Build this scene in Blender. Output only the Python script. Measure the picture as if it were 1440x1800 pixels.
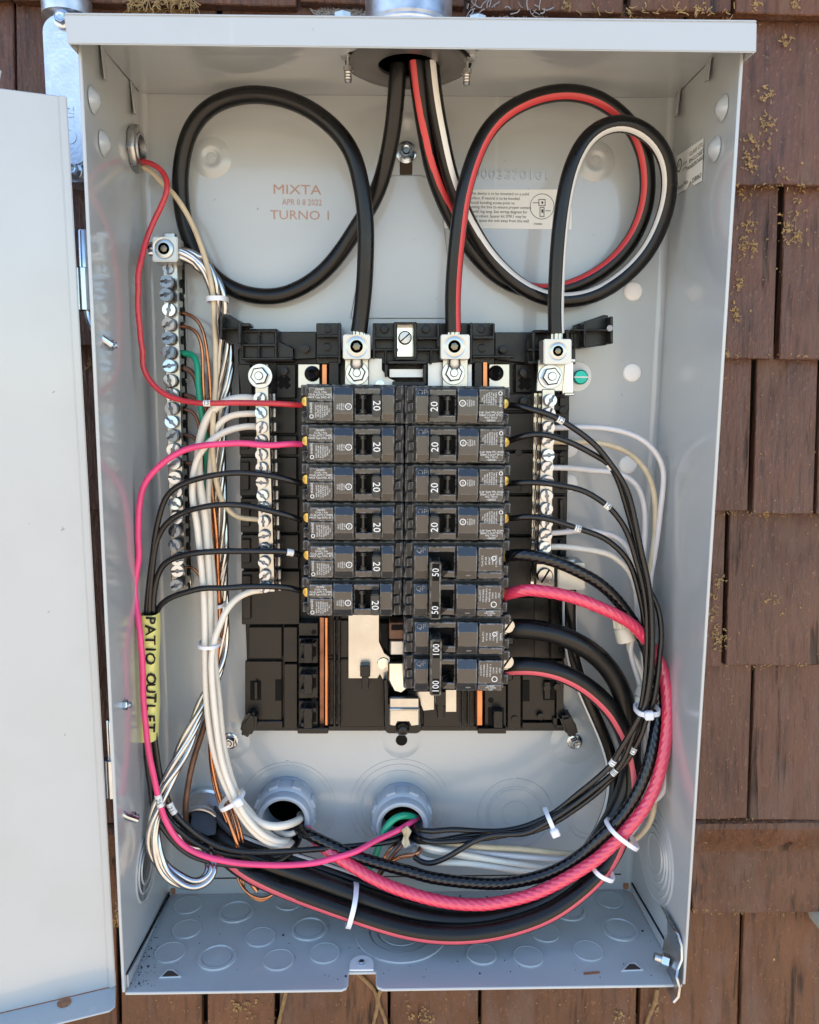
import bpy, bmesh, math, random
from mathutils import Vector, Matrix
random.seed(7)
rnd = random.uniform
scene = bpy.context.scene
col = scene.collection
for o in list(bpy.data.objects): bpy.data.objects.remove(o)

# ------------------------------------------------------------------ camera
Z0 = 1.2                                   # height of the enclosure floor above the ground
F = 1400.0                                 # focal length in photo pixels (photo 1440 x 1800)
CAM = Vector((-0.0153, -0.5742, 0.3836 + Z0))
PITCH, YAW, ROLL = 0.1449, 0.0318, 0.0096
_f = Vector((math.sin(YAW)*math.cos(PITCH), math.cos(YAW)*math.cos(PITCH), -math.sin(PITCH)))
_r0 = Vector((math.cos(YAW), -math.sin(YAW), 0)); _u0 = _r0.cross(_f)
_r = math.cos(ROLL)*_r0 + math.sin(ROLL)*_u0
_u = -math.sin(ROLL)*_r0 + math.cos(ROLL)*_u0
cd = bpy.data.cameras.new('camera'); cam = bpy.data.objects.new('camera', cd); col.objects.link(cam)
cd.sensor_fit = 'VERTICAL'; cd.sensor_height = 24; cd.lens = 24*F/1800
cd.clip_start = 0.01; cd.clip_end = 500
cam.matrix_world = Matrix(((_r.x, _u.x, -_f.x, CAM.x), (_r.y, _u.y, -_f.y, CAM.y), (_r.z, _u.z, -_f.z, CAM.z), (0, 0, 0, 1)))
scene.camera = cam

# ------------------------------------------------------------------ light
SUN_EL, SUN_AZ = math.radians(54), math.radians(-58)    # the sun stands behind the house: this wall is in open shade
w = bpy.data.worlds.new('World'); scene.world = w; w.use_nodes = True
nt = w.node_tree; bg = nt.nodes['Background']
sky = nt.nodes.new('ShaderNodeTexSky'); sky.sky_type = 'NISHITA'; sky.sun_disc = False
sky.sun_elevation = SUN_EL; sky.sun_rotation = SUN_AZ; sky.air_density = 1.2; sky.dust_density = 0.6; sky.ozone_density = 1.5
nt.links.new(sky.outputs[0], bg.inputs[0]); bg.inputs[1].default_value = 0.15
sl = bpy.data.lights.new('sun', 'SUN'); sl.energy = 3.9; sl.angle = math.radians(0.5); sl.color = (1.0, 0.93, 0.82)
so = bpy.data.objects.new('sun', sl); col.objects.link(so); so.location = (0, 3, 6)
_sd = Vector((math.sin(SUN_AZ)*math.cos(SUN_EL), math.cos(SUN_AZ)*math.cos(SUN_EL), math.sin(SUN_EL)))
so.rotation_euler = (-_sd).to_track_quat('-Z', 'Y').to_euler()
vs = scene.view_settings; vs.view_transform = 'Standard'; vs.look = 'None'; vs.gamma = 1; vs.use_curve_mapping = False
vs.exposure = 1.60
scene.cycles.max_bounces = 8; scene.cycles.diffuse_bounces = 4; scene.cycles.glossy_bounces = 4

# ------------------------------------------------------------------ pixel -> place
def ray(u, v): return (_r*((u-720)/F) + _u*((900-v)/F) + _f)
def P(u, v, d):
    """point on the plane d millimetres in front of the enclosure's back panel"""
    r = ray(u, v); t = (-d*0.001 - CAM.y)/r.y
    return CAM + r*t
def onplane(u, v, p0, n):
    r = ray(u, v); return CAM + r*((p0-CAM).dot(n)/r.dot(n))
def depth(p): return (p-CAM).dot(_f)
def pix(p):
    q = p-CAM; z = q.dot(_f); return (720+F*q.dot(_r)/z, 900-F*q.dot(_u)/z)
def mm(px, d): return px*depth(P(720, 900, d))/F      # pixels -> metres at that depth

# ------------------------------------------------------------------ materials
MAT = {}
def mat(name, color, rough=0.5, metal=0.0, coat=0.0, spec=0.5, var=0.0, vscale=30, bump=0.0, bscale=200, edge=None, stretch=None, rvar=0.0, col2=None):
    m = bpy.data.materials.new(name); m.use_nodes = True; n = m.node_tree; L = n.links
    b = n.nodes['Principled BSDF']
    b.inputs['Base Color'].default_value = (*color, 1); b.inputs['Roughness'].default_value = rough
    b.inputs['Metallic'].default_value = metal; b.inputs['Coat Weight'].default_value = coat
    b.inputs['Coat Roughness'].default_value = 0.15
    b.inputs['Specular IOR Level'].default_value = spec
    tc = n.nodes.new('ShaderNodeTexCoord'); src = tc.outputs['Object']
    if stretch:
        mp = n.nodes.new('ShaderNodeMapping'); mp.inputs['Scale'].default_value = stretch
        L.new(src, mp.inputs[0]); src = mp.outputs[0]
    colsock = None
    if var > 0 or rvar > 0:
        nz = n.nodes.new('ShaderNodeTexNoise'); nz.inputs['Scale'].default_value = vscale; nz.inputs['Detail'].default_value = 5
        L.new(src, nz.inputs['Vector'])
        if var > 0:
            mx = n.nodes.new('ShaderNodeMix'); mx.data_type = 'RGBA'
            c2 = col2 if col2 else tuple(max(0, c*(1-var)) for c in color)
            mx.inputs['A'].default_value = (*c2, 1)
            mx.inputs['B'].default_value = (*(color if col2 else tuple(min(1, c*(1+var)) for c in color)), 1)
            rp = n.nodes.new('ShaderNodeMapRange'); rp.inputs[1].default_value = .3; rp.inputs[2].default_value = .7
            L.new(nz.outputs['Fac'], rp.inputs[0]); L.new(rp.outputs[0], mx.inputs['Factor'])
            L.new(mx.outputs['Result'], b.inputs['Base Color']); colsock = mx.outputs['Result']
        if rvar > 0:
            rr = n.nodes.new('ShaderNodeMapRange'); rr.inputs[1].default_value = .3; rr.inputs[2].default_value = .7
            rr.inputs[3].default_value = max(.02, rough-rvar); rr.inputs[4].default_value = rough+rvar
            L.new(nz.outputs['Fac'], rr.inputs[0]); L.new(rr.outputs[0], b.inputs['Roughness'])
    if bump > 0:
        bz = n.nodes.new('ShaderNodeTexNoise'); bz.inputs['Scale'].default_value = bscale; bz.inputs['Detail'].default_value = 3
        L.new(src, bz.inputs['Vector'])
        bp = n.nodes.new('ShaderNodeBump'); bp.inputs['Strength'].default_value = bump; bp.inputs['Distance'].default_value = 0.001
        L.new(bz.outputs['Fac'], bp.inputs['Height']); L.new(bp.outputs[0], b.inputs['Normal'])
    if edge:      # worn, scuffed edges: lighter plastic along the arrises
        ecol, erad = edge
        bv = n.nodes.new('ShaderNodeBevel'); bv.samples = 4; bv.inputs['Radius'].default_value = erad
        ge = n.nodes.new('ShaderNodeNewGeometry')
        dp = n.nodes.new('ShaderNodeVectorMath'); dp.operation = 'DOT_PRODUCT'
        L.new(bv.outputs[0], dp.inputs[0]); L.new(ge.outputs['Normal'], dp.inputs[1])
        mr = n.nodes.new('ShaderNodeMapRange'); mr.inputs[1].default_value = .992; mr.inputs[2].default_value = .90
        L.new(dp.outputs['Value'], mr.inputs[0])
        nz2 = n.nodes.new('ShaderNodeTexNoise'); nz2.inputs['Scale'].default_value = 260; L.new(tc.outputs['Object'], nz2.inputs['Vector'])
        m2 = n.nodes.new('ShaderNodeMapRange'); m2.inputs[1].default_value = .38; m2.inputs[2].default_value = .6
        L.new(nz2.outputs['Fac'], m2.inputs[0])
        mu = n.nodes.new('ShaderNodeMath'); mu.operation = 'MULTIPLY'; L.new(mr.outputs[0], mu.inputs[0]); L.new(m2.outputs[0], mu.inputs[1])
        me = n.nodes.new('ShaderNodeMix'); me.data_type = 'RGBA'; L.new(mu.outputs[0], me.inputs['Factor'])
        me.inputs['A'].default_value = (*color, 1); me.inputs['B'].default_value = (*ecol, 1)
        if colsock: L.new(colsock, me.inputs['A'])
        L.new(me.outputs['Result'], b.inputs['Base Color'])
    MAT[name] = m; return m
mat('paint', (.415, .440, .445), .34, coat=1.0, bump=.05, bscale=1100)
def enamel(m):
    """grey enamel: faint handling smudges in the gloss, sparse specks and hairline scratches"""
    n = m.node_tree; L = n.links; b = n.nodes['Principled BSDF']; tc = n.nodes.new('ShaderNodeTexCoord')
    def nz(scale, stretch, detail=4):
        mp = n.nodes.new('ShaderNodeMapping'); mp.inputs['Scale'].default_value = stretch; mp.inputs['Rotation'].default_value = (.3, .5, .2); L.new(tc.outputs['Object'], mp.inputs[0])
        z = n.nodes.new('ShaderNodeTexNoise'); z.inputs['Scale'].default_value = scale; z.inputs['Detail'].default_value = detail; L.new(mp.outputs[0], z.inputs['Vector']); return z.outputs['Fac']
    def rng(s_, a_, c_, lo, hi):
        r = n.nodes.new('ShaderNodeMapRange'); r.inputs[1].default_value = a_; r.inputs[2].default_value = c_; r.inputs[3].default_value = lo; r.inputs[4].default_value = hi; L.new(s_, r.inputs[0]); return r.outputs[0]
    L.new(rng(nz(9, (1, 1, 1), 2), .3, .7, .07, .16), b.inputs['Coat Roughness'])
    def mix(f, a_, c_):
        x = n.nodes.new('ShaderNodeMix'); x.data_type = 'RGBA'; L.new(f, x.inputs['Factor'])
        for k, q in (('A', a_), ('B', c_)):
            if isinstance(q, tuple): x.inputs[k].default_value = (*q, 1)
            else: L.new(q, x.inputs[k])
        return x.outputs['Result']
    c = mix(rng(nz(170, (1, 1, 1), 2), .765, .80, 0, .55), (.415, .440, .445), (.10, .09, .08))
    c = mix(rng(nz(60, (1, 1, .02), 2), .73, .76, 0, .22), c, (.62, .64, .64))
    c = mix(rng(nz(16, (1, 1, 1), 6), .50, .72, 0, .16), c, (.30, .29, .26))
    L.new(c, b.inputs['Base Color'])
enamel(MAT['paint'])
mat('paint_white', (.62, .63, .63), .35, bump=.05, bscale=900)
mat('plastic', (.0050, .0048, .0046), .30, spec=.35, var=.25, vscale=60, rvar=.1, bump=.05, bscale=700, edge=((.06, .06, .062), .0006))
mat('plastic_brown_sheen', (.0075, .0062, .0052), .34, spec=.35, var=.25, vscale=50, rvar=.1, bump=.05, bscale=700)  # black tray plastic with a brown reflection mixed into its colour
mat('breaker', (.0085, .0085, .009), .34, spec=.4, var=.3, vscale=45, rvar=.08, bump=.06, bscale=500, edge=((.34, .34, .34), .0012))
mat('breaker_face', (.011, .011, .0115), .22, coat=.7, spec=.6, var=.2, vscale=60, rvar=.05, bump=.03, bscale=600, edge=((.32, .32, .32), .0011))
mat('handle', (.030, .029, .025), .45, var=.15, vscale=90)
mat('tie_bar', (.02, .02, .018), .22, edge=((.3, .3, .25), .0006))
mat('pit', (.003, .003, .003), .6, spec=.15)
mat('thread', (.74, .77, .80), .34, 1.0, var=.1, vscale=90)
mat('ink_white', (.72, .72, .70), .5)
mat('ink_black', (.015, .015, .015), .5)
mat('ink_brown', (.40, .24, .18), .5)
mat('zinc', (.46, .50, .55), .18, 1.0, var=.1, vscale=120, rvar=.1)
mat('steel', (.50, .50, .49), .34, 1.0, var=.25, vscale=70, rvar=.12)
mat('galv', (.56, .57, .58), .38, 1.0, var=.25, vscale=90, rvar=.12)
mat('cast', (.56, .60, .68), .42, 1.0, var=.12, vscale=80, bump=.25, bscale=500)
mat('tin', (.45, .45, .43), .24, 1.0, var=.15, vscale=45, rvar=.10, bump=.08, bscale=250)
mat('lug', (.54, .53, .49), .40, .85, var=.05, vscale=60)
mat('chrome', (.62, .62, .58), .14, 1.0, var=.15, vscale=40)
mat('copper', (.52, .215, .10), .26, 1.0, var=.2, vscale=60, rvar=.1)
mat('copper_dull', (.28, .13, .08), .42, .8, var=.3, vscale=90)
mat('copper_old', (.16, .085, .055), .5, .4, var=.3, vscale=90)
mat('brass', (.66, .46, .13), .28, 1.0, var=.2, vscale=300)
mat('bushing', (.36, .41, .47), .40, var=.05, bump=.04)
mat('w_black', (.0062, .0062, .007), .25, var=.2, vscale=80, rvar=.06)
mat('w_black_big', (.0050, .0048, .0046), .32, spec=.36, var=.25, vscale=60, rvar=.08, bump=.05, bscale=300)
mat('w_black_gloss', (.005, .005, .006), .10)
mat('w_white', (.76, .70, .60), .32, var=.04, vscale=60, rvar=.05)
mat('w_white_grey', (.70, .66, .64), .36, var=.05, vscale=60)
mat('w_cream', (.60, .49, .32), .42, var=.15, vscale=90)
mat('w_red', (.50, .035, .045), .26, var=.2, vscale=50, rvar=.08)
mat('w_pink', (.80, .06, .20), .24, var=.12, vscale=50)
mat('w_red_big', (.66, .045, .10), .10, coat=.6)
mat('slot_shade', (.16, .17, .19), .35, 1.0)  # same screw metal darkened: the shade down in the slots as colour
mat('socket', (.20, .18, .13), .35, .9)
mat('w_green', (.01, .30, .17), .30)
mat('stripe_red', (.55, .05, .055), .40)
mat('stripe_pink', (.62, .10, .13), .40)
mat('stripe_white', (.66, .65, .62), .42)
mat('nylon', (.74, .76, .80), .35)
mat('marker', (.78, .78, .75), .45)
mat('tag', (.74, .70, .22), .42, var=.05)
mat('sticker', (.74, .74, .70), .45)
mat('plug', (.92, .90, .86), .35)
mat('green_metal', (.02, .36, .30), .25, .6)
mat('nut_cream', (.62, .56, .44), .38)
mat('flap', (.030, .034, .042), .35)
mat('rust', (.30, .13, .06), .7, var=.3, vscale=300)
mat('dirt', (.035, .03, .028), .9)
mat('straw', (.34, .22, .09), .8, var=.35, vscale=300)
mat('vine', (.22, .13, .055), .8, var=.3, vscale=200, bump=.4, bscale=900)
mat('fluff', (.36, .35, .35), .9)
mat('fleck', (.45, .38, .28), .8)
mat('grey_pipe', (.30, .31, .31), .5)
mat('earth', (.54, .41, .28), .9, var=.25, vscale=2.5)
mat('sheathing', (.05, .032, .022), .9)

def shingle_mat(name, base, dark):
    m = bpy.data.materials.new(name); m.use_nodes = True; n = m.node_tree; L = n.links; b = n.nodes['Principled BSDF']
    b.inputs['Roughness'].default_value = .55; b.inputs['Specular IOR Level'].default_value = .35
    tc = n.nodes.new('ShaderNodeTexCoord'); oi = n.nodes.new('ShaderNodeObjectInfo')
    ad = n.nodes.new('ShaderNodeVectorMath'); ad.operation = 'ADD'; L.new(tc.outputs['Object'], ad.inputs[0])
    sc = n.nodes.new('ShaderNodeVectorMath'); sc.operation = 'SCALE'; sc.inputs[0].default_value = (3, 7, 5); L.new(oi.outputs['Random'], sc.inputs['Scale'])
    L.new(sc.outputs[0], ad.inputs[1])
    def noise(scale, detail, stretch):
        mp = n.nodes.new('ShaderNodeMapping'); mp.inputs['Scale'].default_value = stretch; L.new(ad.outputs[0], mp.inputs[0])
        z = n.nodes.new('ShaderNodeTexNoise'); z.inputs['Scale'].default_value = scale; z.inputs['Detail'].default_value = detail; L.new(mp.outputs[0], z.inputs['Vector']); return z.outputs['Fac']
    g = noise(260, 6, (1, 1, .06)); bl = noise(14, 5, (1, 1, .7)); fine = noise(420, 4, (1, 1, .5)); crack = noise(85, 4, (1, 1, .035))
    def rng(s, a, c, lo=0, hi=1):
        r = n.nodes.new('ShaderNodeMapRange'); r.inputs[1].default_value = a; r.inputs[2].default_value = c; r.inputs[3].default_value = lo; r.inputs[4].default_value = hi; L.new(s, r.inputs[0]); return r.outputs[0]
    def mix(f, a, c):
        x = n.nodes.new('ShaderNodeMix'); x.data_type = 'RGBA'; L.new(f, x.inputs['Factor'])
        for k, q in (('A', a), ('B', c)):
            if isinstance(q, tuple): x.inputs[k].default_value = (*q, 1)
            else: L.new(q, x.inputs[k])
        return x.outputs['Result']
    c = mix(rng(bl, .35, .65), tuple(x*.82 for x in base), tuple(x*1.2 for x in base))
    c = mix(rng(g, .30, .50, .75, 0), c, dark)
    c = mix(rng(fine, .62, .70, 0, .55), c, tuple(min(1, x*2.0+.02) for x in base))
    c = mix(rng(crack, .30, .36, .9, 0), c, tuple(x*.25 for x in dark))
    c = mix(rng(oi.outputs['Random'], 0, 1, 0, .25), c, tuple(x*.7 for x in base))
    wr = noise(38, 7, (1, 1, .35)); c = mix(rng(wr, .52, .66, 0, .5), c, (.165, .105, .078)); c = mix(rng(noise(900, 2, (1, 1, 1)), .74, .78, 0, .8), c, (.42, .34, .26))
    L.new(rng(wr, .4, .65, .42, .75), b.inputs['Roughness'])
    L.new(c, b.inputs['Base Color'])
    bp = n.nodes.new('ShaderNodeBump'); bp.inputs['Strength'].default_value = .8; bp.inputs['Distance'].default_value = .0022
    s = n.nodes.new('ShaderNodeMath'); s.operation = 'ADD'; L.new(rng(g, .2, .8, 0, .6), s.inputs[0])
    s2 = n.nodes.new('ShaderNodeMath'); s2.operation = 'ADD'; L.new(rng(crack, .25, .38, 0, 1.2), s2.inputs[0]); L.new(rng(fine, .3, .7, 0, .25), s2.inputs[1])
    L.new(s2.outputs[0], s.inputs[1]); L.new(s.outputs[0], bp.inputs['Height']); L.new(bp.outputs[0], b.inputs['Normal'])
    MAT[name] = m
shingle_mat('shingle', (.112, .052, .033), (.045, .024, .017))
shingle_mat('shingle_warm', (.122, .051, .024), (.05, .025, .014))

# ------------------------------------------------------------------ scene-graph helpers
WL = {}
def tag(o, label, cat, group=None, kind=None):
    if label: o['label'] = label
    if cat: o['category'] = cat
    if group: o['group'] = group
    if kind: o['kind'] = kind
    return o
def thing(name, label, cat, loc, group=None):
    o = bpy.data.objects.new(name, None); o.empty_display_size = .02; col.objects.link(o); o.location = loc; WL[o] = Vector(loc)
    return tag(o, label, cat, group)
def place(o, parent, center):
    WL[o] = Vector(center)
    if parent is not None:
        o.parent = parent; o.location = WL[o]-WL[parent]
    else: o.location = WL[o]
class MB:
    def __init__(s): s.v = []; s.f = []; s.m = []; s.mi = 0
    def add(s, vs, fs):
        k = len(s.v); s.v += [Vector(x) for x in vs]; s.f += [tuple(i+k for i in f) for f in fs]; s.m += [s.mi]*len(fs); return s
    def box(s, a, b):
        (x0, y0, z0), (x1, y1, z1) = a, b
        x0, x1 = min(x0, x1), max(x0, x1); y0, y1 = min(y0, y1), max(y0, y1); z0, z1 = min(z0, z1), max(z0, z1)
        return s.add([(x0, y0, z0), (x1, y0, z0), (x1, y1, z0), (x0, y1, z0), (x0, y0, z1), (x1, y0, z1), (x1, y1, z1), (x0, y1, z1)],
                     [(0, 3, 2, 1), (4, 5, 6, 7), (0, 1, 5, 4), (1, 2, 6, 5), (2, 3, 7, 6), (3, 0, 4, 7)])
    def prism(s, front, off):
        """polygon 'front' (list of points) extruded by vector off"""
        n = len(front); off = Vector(off); fr = [Vector(p) for p in front]
        nn = Vector((0, 0, 0))
        for i in range(n): nn += (fr[i]-fr[0]).cross(fr[(i+1) % n]-fr[0])
        if nn.dot(off) > 0: fr.reverse()
        vs = fr+[p+off for p in fr]
        fs = [tuple(range(n)), tuple(range(2*n-1, n-1, -1))]
        for i in range(n): j = (i+1) % n; fs.append((j, i, i+n, j+n))
        return s.add(vs, fs)
    def px(s, poly, d0, d1):
        """polygon traced in photo pixels on the plane d1 (mm, front), extruded back to d0"""
        return s.prism([P(u, v, d1) for u, v in poly], (0, (d1-d0)*.001, 0))
    def rect(s, u0, v0, u1, v1, d0, d1): return s.px([(u0, v0), (u1, v0), (u1, v1), (u0, v1)], d0, d1)
    def lathe(s, c, axis, prof, n=24, ph=0.0, closed=False, cap=True):
        """prof: (radius, height along axis)"""
        c = Vector(c); a = Vector(axis).normalized(); t = Vector((0, 0, 1)) if abs(a.z) < .9 else Vector((1, 0, 0))
        e1 = a.cross(t).normalized(); e2 = a.cross(e1)
        vs = []
        for r, h in prof:
            for i in range(n):
                q = ph+2*math.pi*i/n; vs.append(c+a*h+e1*(r*math.cos(q))+e2*(r*math.sin(q)))
        fs = []; K = len(prof)
        for k in range(K-1 if not closed else K):
            for i in range(n):
                j = (i+1) % n; k2 = (k+1) % K; fs.append((k*n+i, k2*n+i, k2*n+j, k*n+j))
        if not closed and cap:
            if prof[0][0] > 1e-6: fs.append(tuple(range(n)))
            if prof[-1][0] > 1e-6: fs.append(tuple(range((K-1)*n+n-1, (K-1)*n-1, -1)))
        return s.add(vs, fs)
    def tube(s, pts, r, n=12, ridge=None, cap=True):
        fr = frames(pts); vs = []; L = 0
        for i, (p, T, N, B) in enumerate(fr):
            if i: L += (p-fr[i-1][0]).length
            rr = r(i/(len(fr)-1)) if callable(r) else r
            for k in range(n):
                q = 2*math.pi*k/n
                q2 = rr*(1+ridge[0]*abs(math.sin((ridge[1]*q+ridge[2]*L)/2)) - ridge[0]*.6) if ridge else rr
                vs.append(p+N*(q2*math.cos(q))+B*(q2*math.sin(q)))
        fs = []
        for i in range(len(fr)-1):
            for k in range(n):
                j = (k+1) % n; fs.append((i*n+k, i*n+j, (i+1)*n+j, (i+1)*n+k))
        if cap: fs.append(tuple(range(n-1, -1, -1))); e = (len(fr)-1)*n; fs.append(tuple(range(e, e+n)))
        return s.add(vs, fs)
    def build(s, name, m, parent=None, bevel=0, seg=1, smooth=35, center=None):
        if not s.v: raise RuntimeError('empty '+name)
        if center is None:
            lo = Vector((min(p[i] for p in s.v) for i in range(3))); hi = Vector((max(p[i] for p in s.v) for i in range(3))); center = (lo+hi)/2
        me = bpy.data.meshes.new(name)
        bm = bmesh.new(); bv = [bm.verts.new(p-center) for p in s.v]
        for f, mi in zip(s.f, s.m):
            try: q = bm.faces.new([bv[i] for i in f]); q.material_index = mi
            except ValueError: pass
        bmesh.ops.recalc_face_normals(bm, faces=bm.faces)
        if bevel:
            es = [e for e in bm.edges if len(e.link_faces) == 2 and e.calc_face_angle(0) > .5]
            try: bmesh.ops.bevel(bm, geom=es, offset=bevel, segments=seg, affect='EDGES', clamp_overlap=True)
            except Exception: pass
        bm.to_mesh(me); bm.free()
        for x in (m if isinstance(m, (list, tuple)) else [m]): me.materials.append(MAT[x])
        if smooth:
            me.polygons.foreach_set('use_smooth', [True]*len(me.polygons)); me.set_sharp_from_angle(angle=math.radians(smooth))
        o = bpy.data.objects.new(name, me); col.objects.link(o); place(o, parent, center)
        return o
def inst(src, parent, loc, rot=None, name=None):
    o = bpy.data.objects.new(name or src.name.split('.')[0], src.data); col.objects.link(o); place(o, parent, loc)
    if rot is not None: o.rotation_euler = rot
    return o
def frames(pts):
    out = []; n = len(pts); Np = None
    for i in range(n):
        T = (pts[min(i+1, n-1)]-pts[max(i-1, 0)]).normalized()
        ref = (CAMREF-pts[i]).normalized(); N = ref-T*ref.dot(T)
        if N.length < .35 and Np is not None: N = Np-T*Np.dot(T)
        N.normalize()
        if Np is not None:
            # limit flips
            if N.dot(Np) < 0: N = (Np-T*Np.dot(T)).normalized()
        Np = N; out.append((pts[i], T, N, T.cross(N)))
    return out
CAMREF = Vector((0, -3, Z0+.6))
def fill_d(pts):
    """(u,v) points without depth get one interpolated along the run"""
    P2 = [tuple(p) for p in pts]; n = len(P2); known = [i for i in range(n) if len(P2[i]) == 3]; cum = [0]
    for i in range(1, n): cum.append(cum[-1]+math.hypot(P2[i][0]-P2[i-1][0], P2[i][1]-P2[i-1][1]))
    out = []
    for i in range(n):
        if len(P2[i]) == 3: out.append(P2[i]); continue
        a = max([k for k in known if k < i], default=None); b = min([k for k in known if k > i], default=None)
        if a is None: d = P2[b][2]
        elif b is None: d = P2[a][2]
        else:
            t = (cum[i]-cum[a])/max(1e-6, cum[b]-cum[a]); t = t*t*(3-2*t); d = P2[a][2]*(1-t)+P2[b][2]*t
        out.append((P2[i][0], P2[i][1], d))
    return out
def spline(ps, step):
    """Catmull-Rom through world points, evenly stepped, lightly smoothed"""
    q = [ps[0]+(ps[0]-ps[1])]+list(ps)+[ps[-1]+(ps[-1]-ps[-2])]; raw = []
    for i in range(1, len(q)-2):
        for k in range(12):
            t = k/12; a, b, c, d = q[i-1], q[i], q[i+1], q[i+2]
            raw.append(.5*((2*b)+(c-a)*t+(2*a-5*b+4*c-d)*t*t+(3*b-a-3*c+d)*t**3))
    raw.append(q[-2]); L = [0]
    for i in range(1, len(raw)): L.append(L[-1]+(raw[i]-raw[i-1]).length)
    n = max(4, int(L[-1]/step)); out = []; j = 0
    for i in range(n+1):
        s = L[-1]*i/n
        while j < len(L)-2 and L[j+1] < s: j += 1
        t = (s-L[j])/max(1e-9, L[j+1]-L[j]); out.append(raw[j].lerp(raw[j+1], min(1, max(0, t))))
    for it in range(4):
        out = [out[0]]+[(out[i-1]+out[i]*2+out[i+1])/4 for i in range(1, n)]+[out[n]]
    return out
_tc = {}
def text(body, parent, c, ex, ey, h, m, name='printed_lettering', depth_=0, align='CENTER', sx=1.0, mb=None):
    """flat lettering: c centre, ex reading direction, ey up direction, h cap height (m)"""
    key = (body, align, round(depth_/max(h, 1e-9), 3))
    if key not in _tc:
        cu = bpy.data.curves.new('t', 'FONT'); cu.body = body; cu.align_x = align; cu.align_y = 'CENTER'; cu.resolution_u = 2; cu.size = 1
        cu.extrude = depth_/max(h, 1e-9)*.7
        ob = bpy.data.objects.new('t', cu)
        me = ob.to_mesh()
        _tc[key] = ([v.co.copy() for v in me.vertices], [tuple(p.vertices) for p in me.polygons])
        ob.to_mesh_clear(); bpy.data.objects.remove(ob); bpy.data.curves.remove(cu)
    vs_, fs_ = _tc[key]
    k = h/.7; ex = Vector(ex).normalized(); ey = Vector(ey).normalized(); nz = ex.cross(ey)
    mb = mb or MB(); mb.add([Vector(c)+ex*(v.x*k*sx)+ey*(v.y*k)+nz*(v.z*k) for v in vs_], fs_)
    return mb
X = Vector((1, 0, 0)); Y = Vector((0, 1, 0)); Z = Vector((0, 0, 1)); OUT = Vector((0, -1, 0))
def hexhead(mb, c, axis, r, h, ph=.3):
    mb.lathe(c, axis, [(r, 0), (r, h*.8), (r*.85, h)], 6, ph); return mb
# ------------------------------------------------------------------ ground and house wall
D = 105.3
bTL, bTR, bBL, bBR = P(247, 165, 0), P(1185, 172, 0), P(297, 1572, 0), P(1108, 1564, 0)
fBL, fBR = P(220, 1745, D), P(1200, 1731, D)
_a = P(143, 82, D); fTL = fBL+(_a-fBL)*((bTL.z-fBL.z)/(_a.z-fBL.z))
_a = P(1302, 93, D); fTR = fBR+(_a-fBR)*((bTR.z-fBR.z)/(_a.z-fBR.z))
g = MB(); g.add([(-150, -150, 0), (150, -150, 0), (150, 150, 0), (-150, 150, 0)], [(0, 1, 2, 3)])
ground = g.build('ground', 'earth'); ground['kind'] = 'structure'
wall = thing('shingle_wall', 'brown painted wood shingle wall the grey electrical box hangs on', 'wall', (0, .03, 0))
MB().box((-4, .030, 0), (4, .20, 2.7)).build('sheathing', 'sheathing', wall)
VB = [27, 328, 626, 902, 1172, 1440]                       # butt lines of the courses, traced beside the box
ZB = [P(1335, v, -5).z for v in VB]
ztr0, ztr1 = P(1335, 1440, -5).z, P(1335, 1503, -5).z       # trim strip
zlow = P(1335, 1601, -5).z
pitch = ZB[0]-ZB[1]
rows = []                                                  # (z bottom, z top, butt front y, joints in px, mat)
rows.append((ZB[0], ZB[0]+pitch, [(22, 10), (525, 10), (820, 10), (1100, 15), (1288, 15)], 'shingle_warm'))
J = [[(22, 90)], [(1372, 480)], [(1326, 760), (1437, 800)], [(1276, 1040)], [(1321, 1300)]]
for i in range(5): rows.append((ZB[i+1], ZB[i], J[i], 'shingle'))
rows.append((zlow, ztr1, [], 'shingle_warm'))
rows.append((zlow-pitch, zlow, [(1304, 1700), (842, 1775), (685, 1775), (1122, 1775), (488, 1775), (360, 1775), (210, 1775)], 'shingle_warm'))
for k in range(5):
    z = ZB[0]+pitch*(k+1); rows.insert(0, (z, z+pitch, [], 'shingle'))
for k in range(4):
    z = zlow-pitch*(k+2); rows.append((z, z+pitch, [], 'shingle_warm'))
def wall_y(z):
    for zb, zt, _, _ in rows:
        if zb <= z <= zt: return .004+.011*(z-zb)/(zt-zb)
    return .006
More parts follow.
